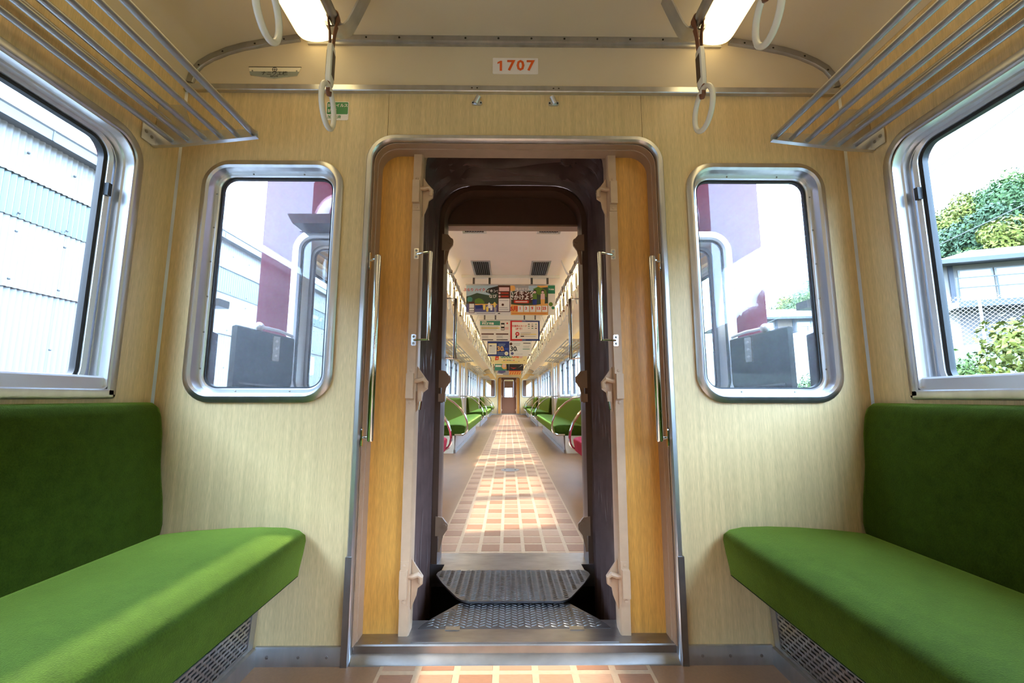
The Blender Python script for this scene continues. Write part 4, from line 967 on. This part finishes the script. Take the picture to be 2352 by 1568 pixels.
MB().box(BX - 9, BX - .15, -39, 34, -1.1, 4.4).build('core_wall', 'bolt_grey', bd, 0)

# houses on the right bank
def house(loc, rot, label, sc_=1.0):
    h = thing('house', label, 'house', loc); h.rotation_euler = (0, 0, rot); h.scale = (sc_,) * 3
    MB().box(0, 9, 0, 6, 0, 3.35).build('wall', 'house_wall', h, 0)           # upper floor starts at z=1.75
    MB().box(.3, 3.1, -.06, 0, .05, 1.5).build('block_wall', 'house_block', h, 0)
    MB().box(3.15, 9.05, -.05, 0, .0, 1.6).build('plank_wall', 'house_wood', h, 0)
    for x in (.12, 2.55, 3.75, 6.1): MB().box(x, x + .14, -.07, 0, 1.75, 3.35).build('post', 'house_trim', h, 0)
    MB().box(2.72, 3.72, -.05, -.001, 1.8, 3.3).build('shutter', 'house_wood', h, 0)
    for x0 in (.4, 1.45, 4.0, 5.0):
        w = link('window', None, h); MB().box(x0, x0 + 1.0, -.045, -.001, 1.95, 3.15).build('frame', 'white_paint', w, 0); MB().box(x0 + .06, x0 + .94, -.052, -.046, 2.0, 3.1).build('pane', 'paper_white', w, 0)
    MB().box(-.15, 9, -1.0, -.08, 1.55, 1.78).build('balcony_slab', 'house_trim', h, 0)
    rl = link('balcony_rail', None, h)
    for z in (2.62, 2.25): MB().box(-.12, 9, -.98, -.93, z, z + .035).build('rail', 'house_trim', rl, 0)
    for k in range(9): MB().box(-.12 + k * 1.1, -.08 + k * 1.1, -.975, -.935, 1.78, 2.62).build('baluster', 'house_trim', rl, 0)
    rf = MB(); rf.add([(-.8, -.9, 3.35), (9.8, -.9, 3.35), (9.8, 6.9, 3.35), (-.8, 6.9, 3.35), (2.4, 3, 4.7), (6.6, 3, 4.7)], [(0, 1, 5, 4), (1, 2, 5), (2, 3, 4, 5), (3, 0, 4), (0, 3, 2, 1)]); rf = rf.build('roof', 'house_roof', h, 0)
    MB().box(-.82, 9.82, -.95, -.88, 3.24, 3.40).build('fascia', 'house_trim', rf, 0)
    return h
house((16.9, 14.3, 2.55), -.38, 'two-storey house with blue-grey roof and balcony seen through the right side window')
house((17.5, 30.0, 3.3), -.15, 'pale house farther off seen through the right end window', 1.0)
t = tag(MB().box(11.0, 11.3, 14, 26, .8, 3.3).build('garden_wall', 'white_paint', None, 0), 'white garden wall below the far house', 'wall')

# chain-link fence below the house
fn = thing('chain_link_fence', 'pale chain-link fence in front of the house on the right bank', 'fence')
A, B_ = Vector((13.2, 11.6, 0)), Vector((16.2, 9.4, 0)); L = (B_ - A).length
for k in range(4):
    p = A.lerp(B_, k / 3); z = gh(p.x, p.y); MB().tube([(p.x, p.y, z - .2), (p.x, p.y, z + 1.65)], .035, 8).build('post', 'fence_metal', fn)
mb = MB(); zf0 = gh(14.5, 10.5)
for k in range(-14, 40):
    for sg in (-1, 1):
        a0 = k * .12 * 1.0; 
        p0 = (a0, 0) if sg > 0 else (a0 + 1.5, 0); p1 = (a0 + 1.5, 1.5) if sg > 0 else (a0, 1.5)
        def clipu(p, q):
            if p[0] == q[0]: return None
            u0, u1 = max(0, min(p[0], q[0])), min(L, max(p[0], q[0]))
            if u1 - u0 < .05: return None
            f = lambda u: p[1] + (q[1] - p[1]) * (u - p[0]) / (q[0] - p[0])
            return (u0, f(u0)), (u1, f(u1))
        c = clipu(p0, p1)
        if c:
            P0, P1 = [A.lerp(B_, u / L) + Vector((0, 0, zf0 + .05 + v)) for u, v in c]; mb.tube([P0, P1], .005, 4, caps=False)
mb.build('wire_mesh', 'fence_metal', fn, 0)['kind'] = 'stuff'
for i, (z0, x) in enumerate(((7.2, 12), (5.35, 12.6))):
    tag(MB().tube([(x, y, z0 + (9.6 - y) * .21 * (1 if i == 0 else .6) + .0015 * (y - 6) ** 2) for y in range(-8, 26, 2)], .012, 5).build('overhead_cable', 'cable', None), ('upper', 'lower')[i] + ' overhead cable crossing the right side window', 'cable')

# ------------------------------------------------------------------ trees, shrubs, grass
def crown_mesh(seed, mat, hgt, rad, n, leaf):
    r = random.Random(seed); mb = MB(); blobs = [(0, 0, hgt * .62, rad * .85)]
    for k in range(9):
        a = r.uniform(0, 6.28); q = r.uniform(.35, .75) * rad; blobs.append((q * math.cos(a), q * math.sin(a), hgt * r.uniform(.40, .90), rad * r.uniform(.38, .60)))
    V = []; Fc = []
    for k in range(n):
        bx, by, bz, br = r.choice(blobs); th = math.acos(r.uniform(-.8, 1)); ph = r.uniform(0, 6.28); q = br * r.uniform(.80, 1.05)
        d = Vector((math.sin(th) * math.cos(ph), math.sin(th) * math.sin(ph), math.cos(th))); c = Vector((bx, by, bz)) + d * q
        nn = (d + Vector((r.gauss(0, .5), r.gauss(0, .5), r.gauss(0, .4) + .3))).normalized(); u = nn.orthogonal().normalized(); v = nn.cross(u)
        a = r.uniform(0, 6.28); u, v = math.cos(a) * u + math.sin(a) * v, -math.sin(a) * u + math.cos(a) * v; l = leaf * r.uniform(.6, 1.3)
        i = len(V); V += [c - u * l, c + v * l * .55 - nn * l * .1, c + u * l, c - v * l * .55 - nn * l * .1]; Fc.append((i, i + 1, i + 2, i + 3))
    me = bpy.data.meshes.new('foliage'); me.from_pydata([tuple(p) for p in V], [], Fc); me.materials.append(M_[mat]); return me
protos = []
trunk = MB(); trunk.tube([(0, 0, -.6), (.05, 0, 1.2), (0, .1, 2.6), (.1, .1, 3.6)], [.22, .17, .13, .07], 8)
for a in range(4): trunk.tube([(0, .05, 2.0 + .3 * a), (.7 * math.cos(a * 1.7), .7 * math.sin(a * 1.7), 2.9 + .3 * a)], [.07, .03], 6)
trunk = trunk.mesh('trunk', 'bark', 60)
for i in range(4): protos.append(crown_mesh(40 + i, 'leaf_%d' % i, 6.0, 2.6, 3600, .17))
kinds = ('fresh green', 'mid green', 'yellow-green', 'blue-green')
cells = []
for y in range(-60, 100, 3):
    for x in range(25, 62, 3):
        az = x / (y + 1.48) if y > -1.4 else 9
        if y < -12:
            if x > 38 or y % 6: continue
        elif not (.60 < az < .84 or .92 < az < 1.42) or (x > 54 and y < 40): continue
        cells.append((x + R.uniform(-1.1, 1.1), y + R.uniform(-1.1, 1.1)))
cells.sort(key=lambda c: abs(c[0]) + abs(c[1])); cells = cells[:295]
for x, y in cells:
    k = R.choice((0, 0, 1, 1, 3, 2)); 
    t = thing('tree', kinds[k] + ' leafy tree in the dense wood on the hillside', 'tree', (x, y, gh(x, y) - .2), 'hillside trees')
    t.rotation_euler = (0, 0, R.uniform(0, 6.28)); q = R.uniform(.62, .95); t.scale = (q, q, q * R.uniform(.85, 1.1))
    link('crown', protos[k], t); link('trunk', trunk, t)
shr = [crown_mesh(70 + i, 'leaf_%d' % (0, 2, 1)[i], 1.5, .95, 900, .075) for i in range(3)]
spots = [(9.6, 5.2, 0, .85), (10.4, 6.7, 1, .95), (9.2, 7.4, 0, .65), (10.6, 8.2, 0, .60), (11.6, 6.6, 1, 1.15), (10.0, 9.3, 0, .55), (12.2, 7.6, 1, .95), (11.4, 9.8, 0, .45), (9.0, 10.6, 0, .5), (13.2, 6.6, 2, 1.3), (11.4, 4.6, 0, 1.2), (8.4, 12.6, 0, .6), (10.2, 12.8, 2, .5), (12.8, 4.4, 1, 1.4)]
where = ('closest to the corner of the right side window', 'tall and yellowish at the picture edge')
for i, (x, y, k, q) in enumerate(spots):
    t = thing('shrub', ('bright green', 'yellow-green', 'mid green')[k] + ' leafy shrub on the bank below the house', 'shrub', (x, y, gh(x, y) - .05), 'shrubs on the right bank')
    t.rotation_euler = (0, 0, i * 1.3); t.scale = (q, q, q); link('foliage', shr[k], t)
    link('stem', trunk, t).scale = (.15, .15, .3)
r = random.Random(5); V = []; Fc = []
for k in range(9000):
    x, y = r.uniform(4.2, 10.8), r.uniform(-2, 24); z = gh(x, y); a = r.uniform(0, 6.28); h = r.uniform(.15, .45); dx, dy = math.cos(a) * .03, math.sin(a) * .03; lx, ly = r.uniform(-.12, .12), r.uniform(-.12, .12)
    i = len(V); V += [(x - dx, y - dy, z - .02), (x + dx, y + dy, z - .02), (x + lx, y + ly, z + h)]; Fc.append((i, i + 1, i + 2))
me = bpy.data.meshes.new('bank_grass'); me.from_pydata(V, [], Fc); me.materials.append(M_['leaf_0'])
g = link('bank_grass', me); g['kind'] = 'stuff'; g['label'] = 'long light green grass on the right bank'; g['category'] = 'grass'
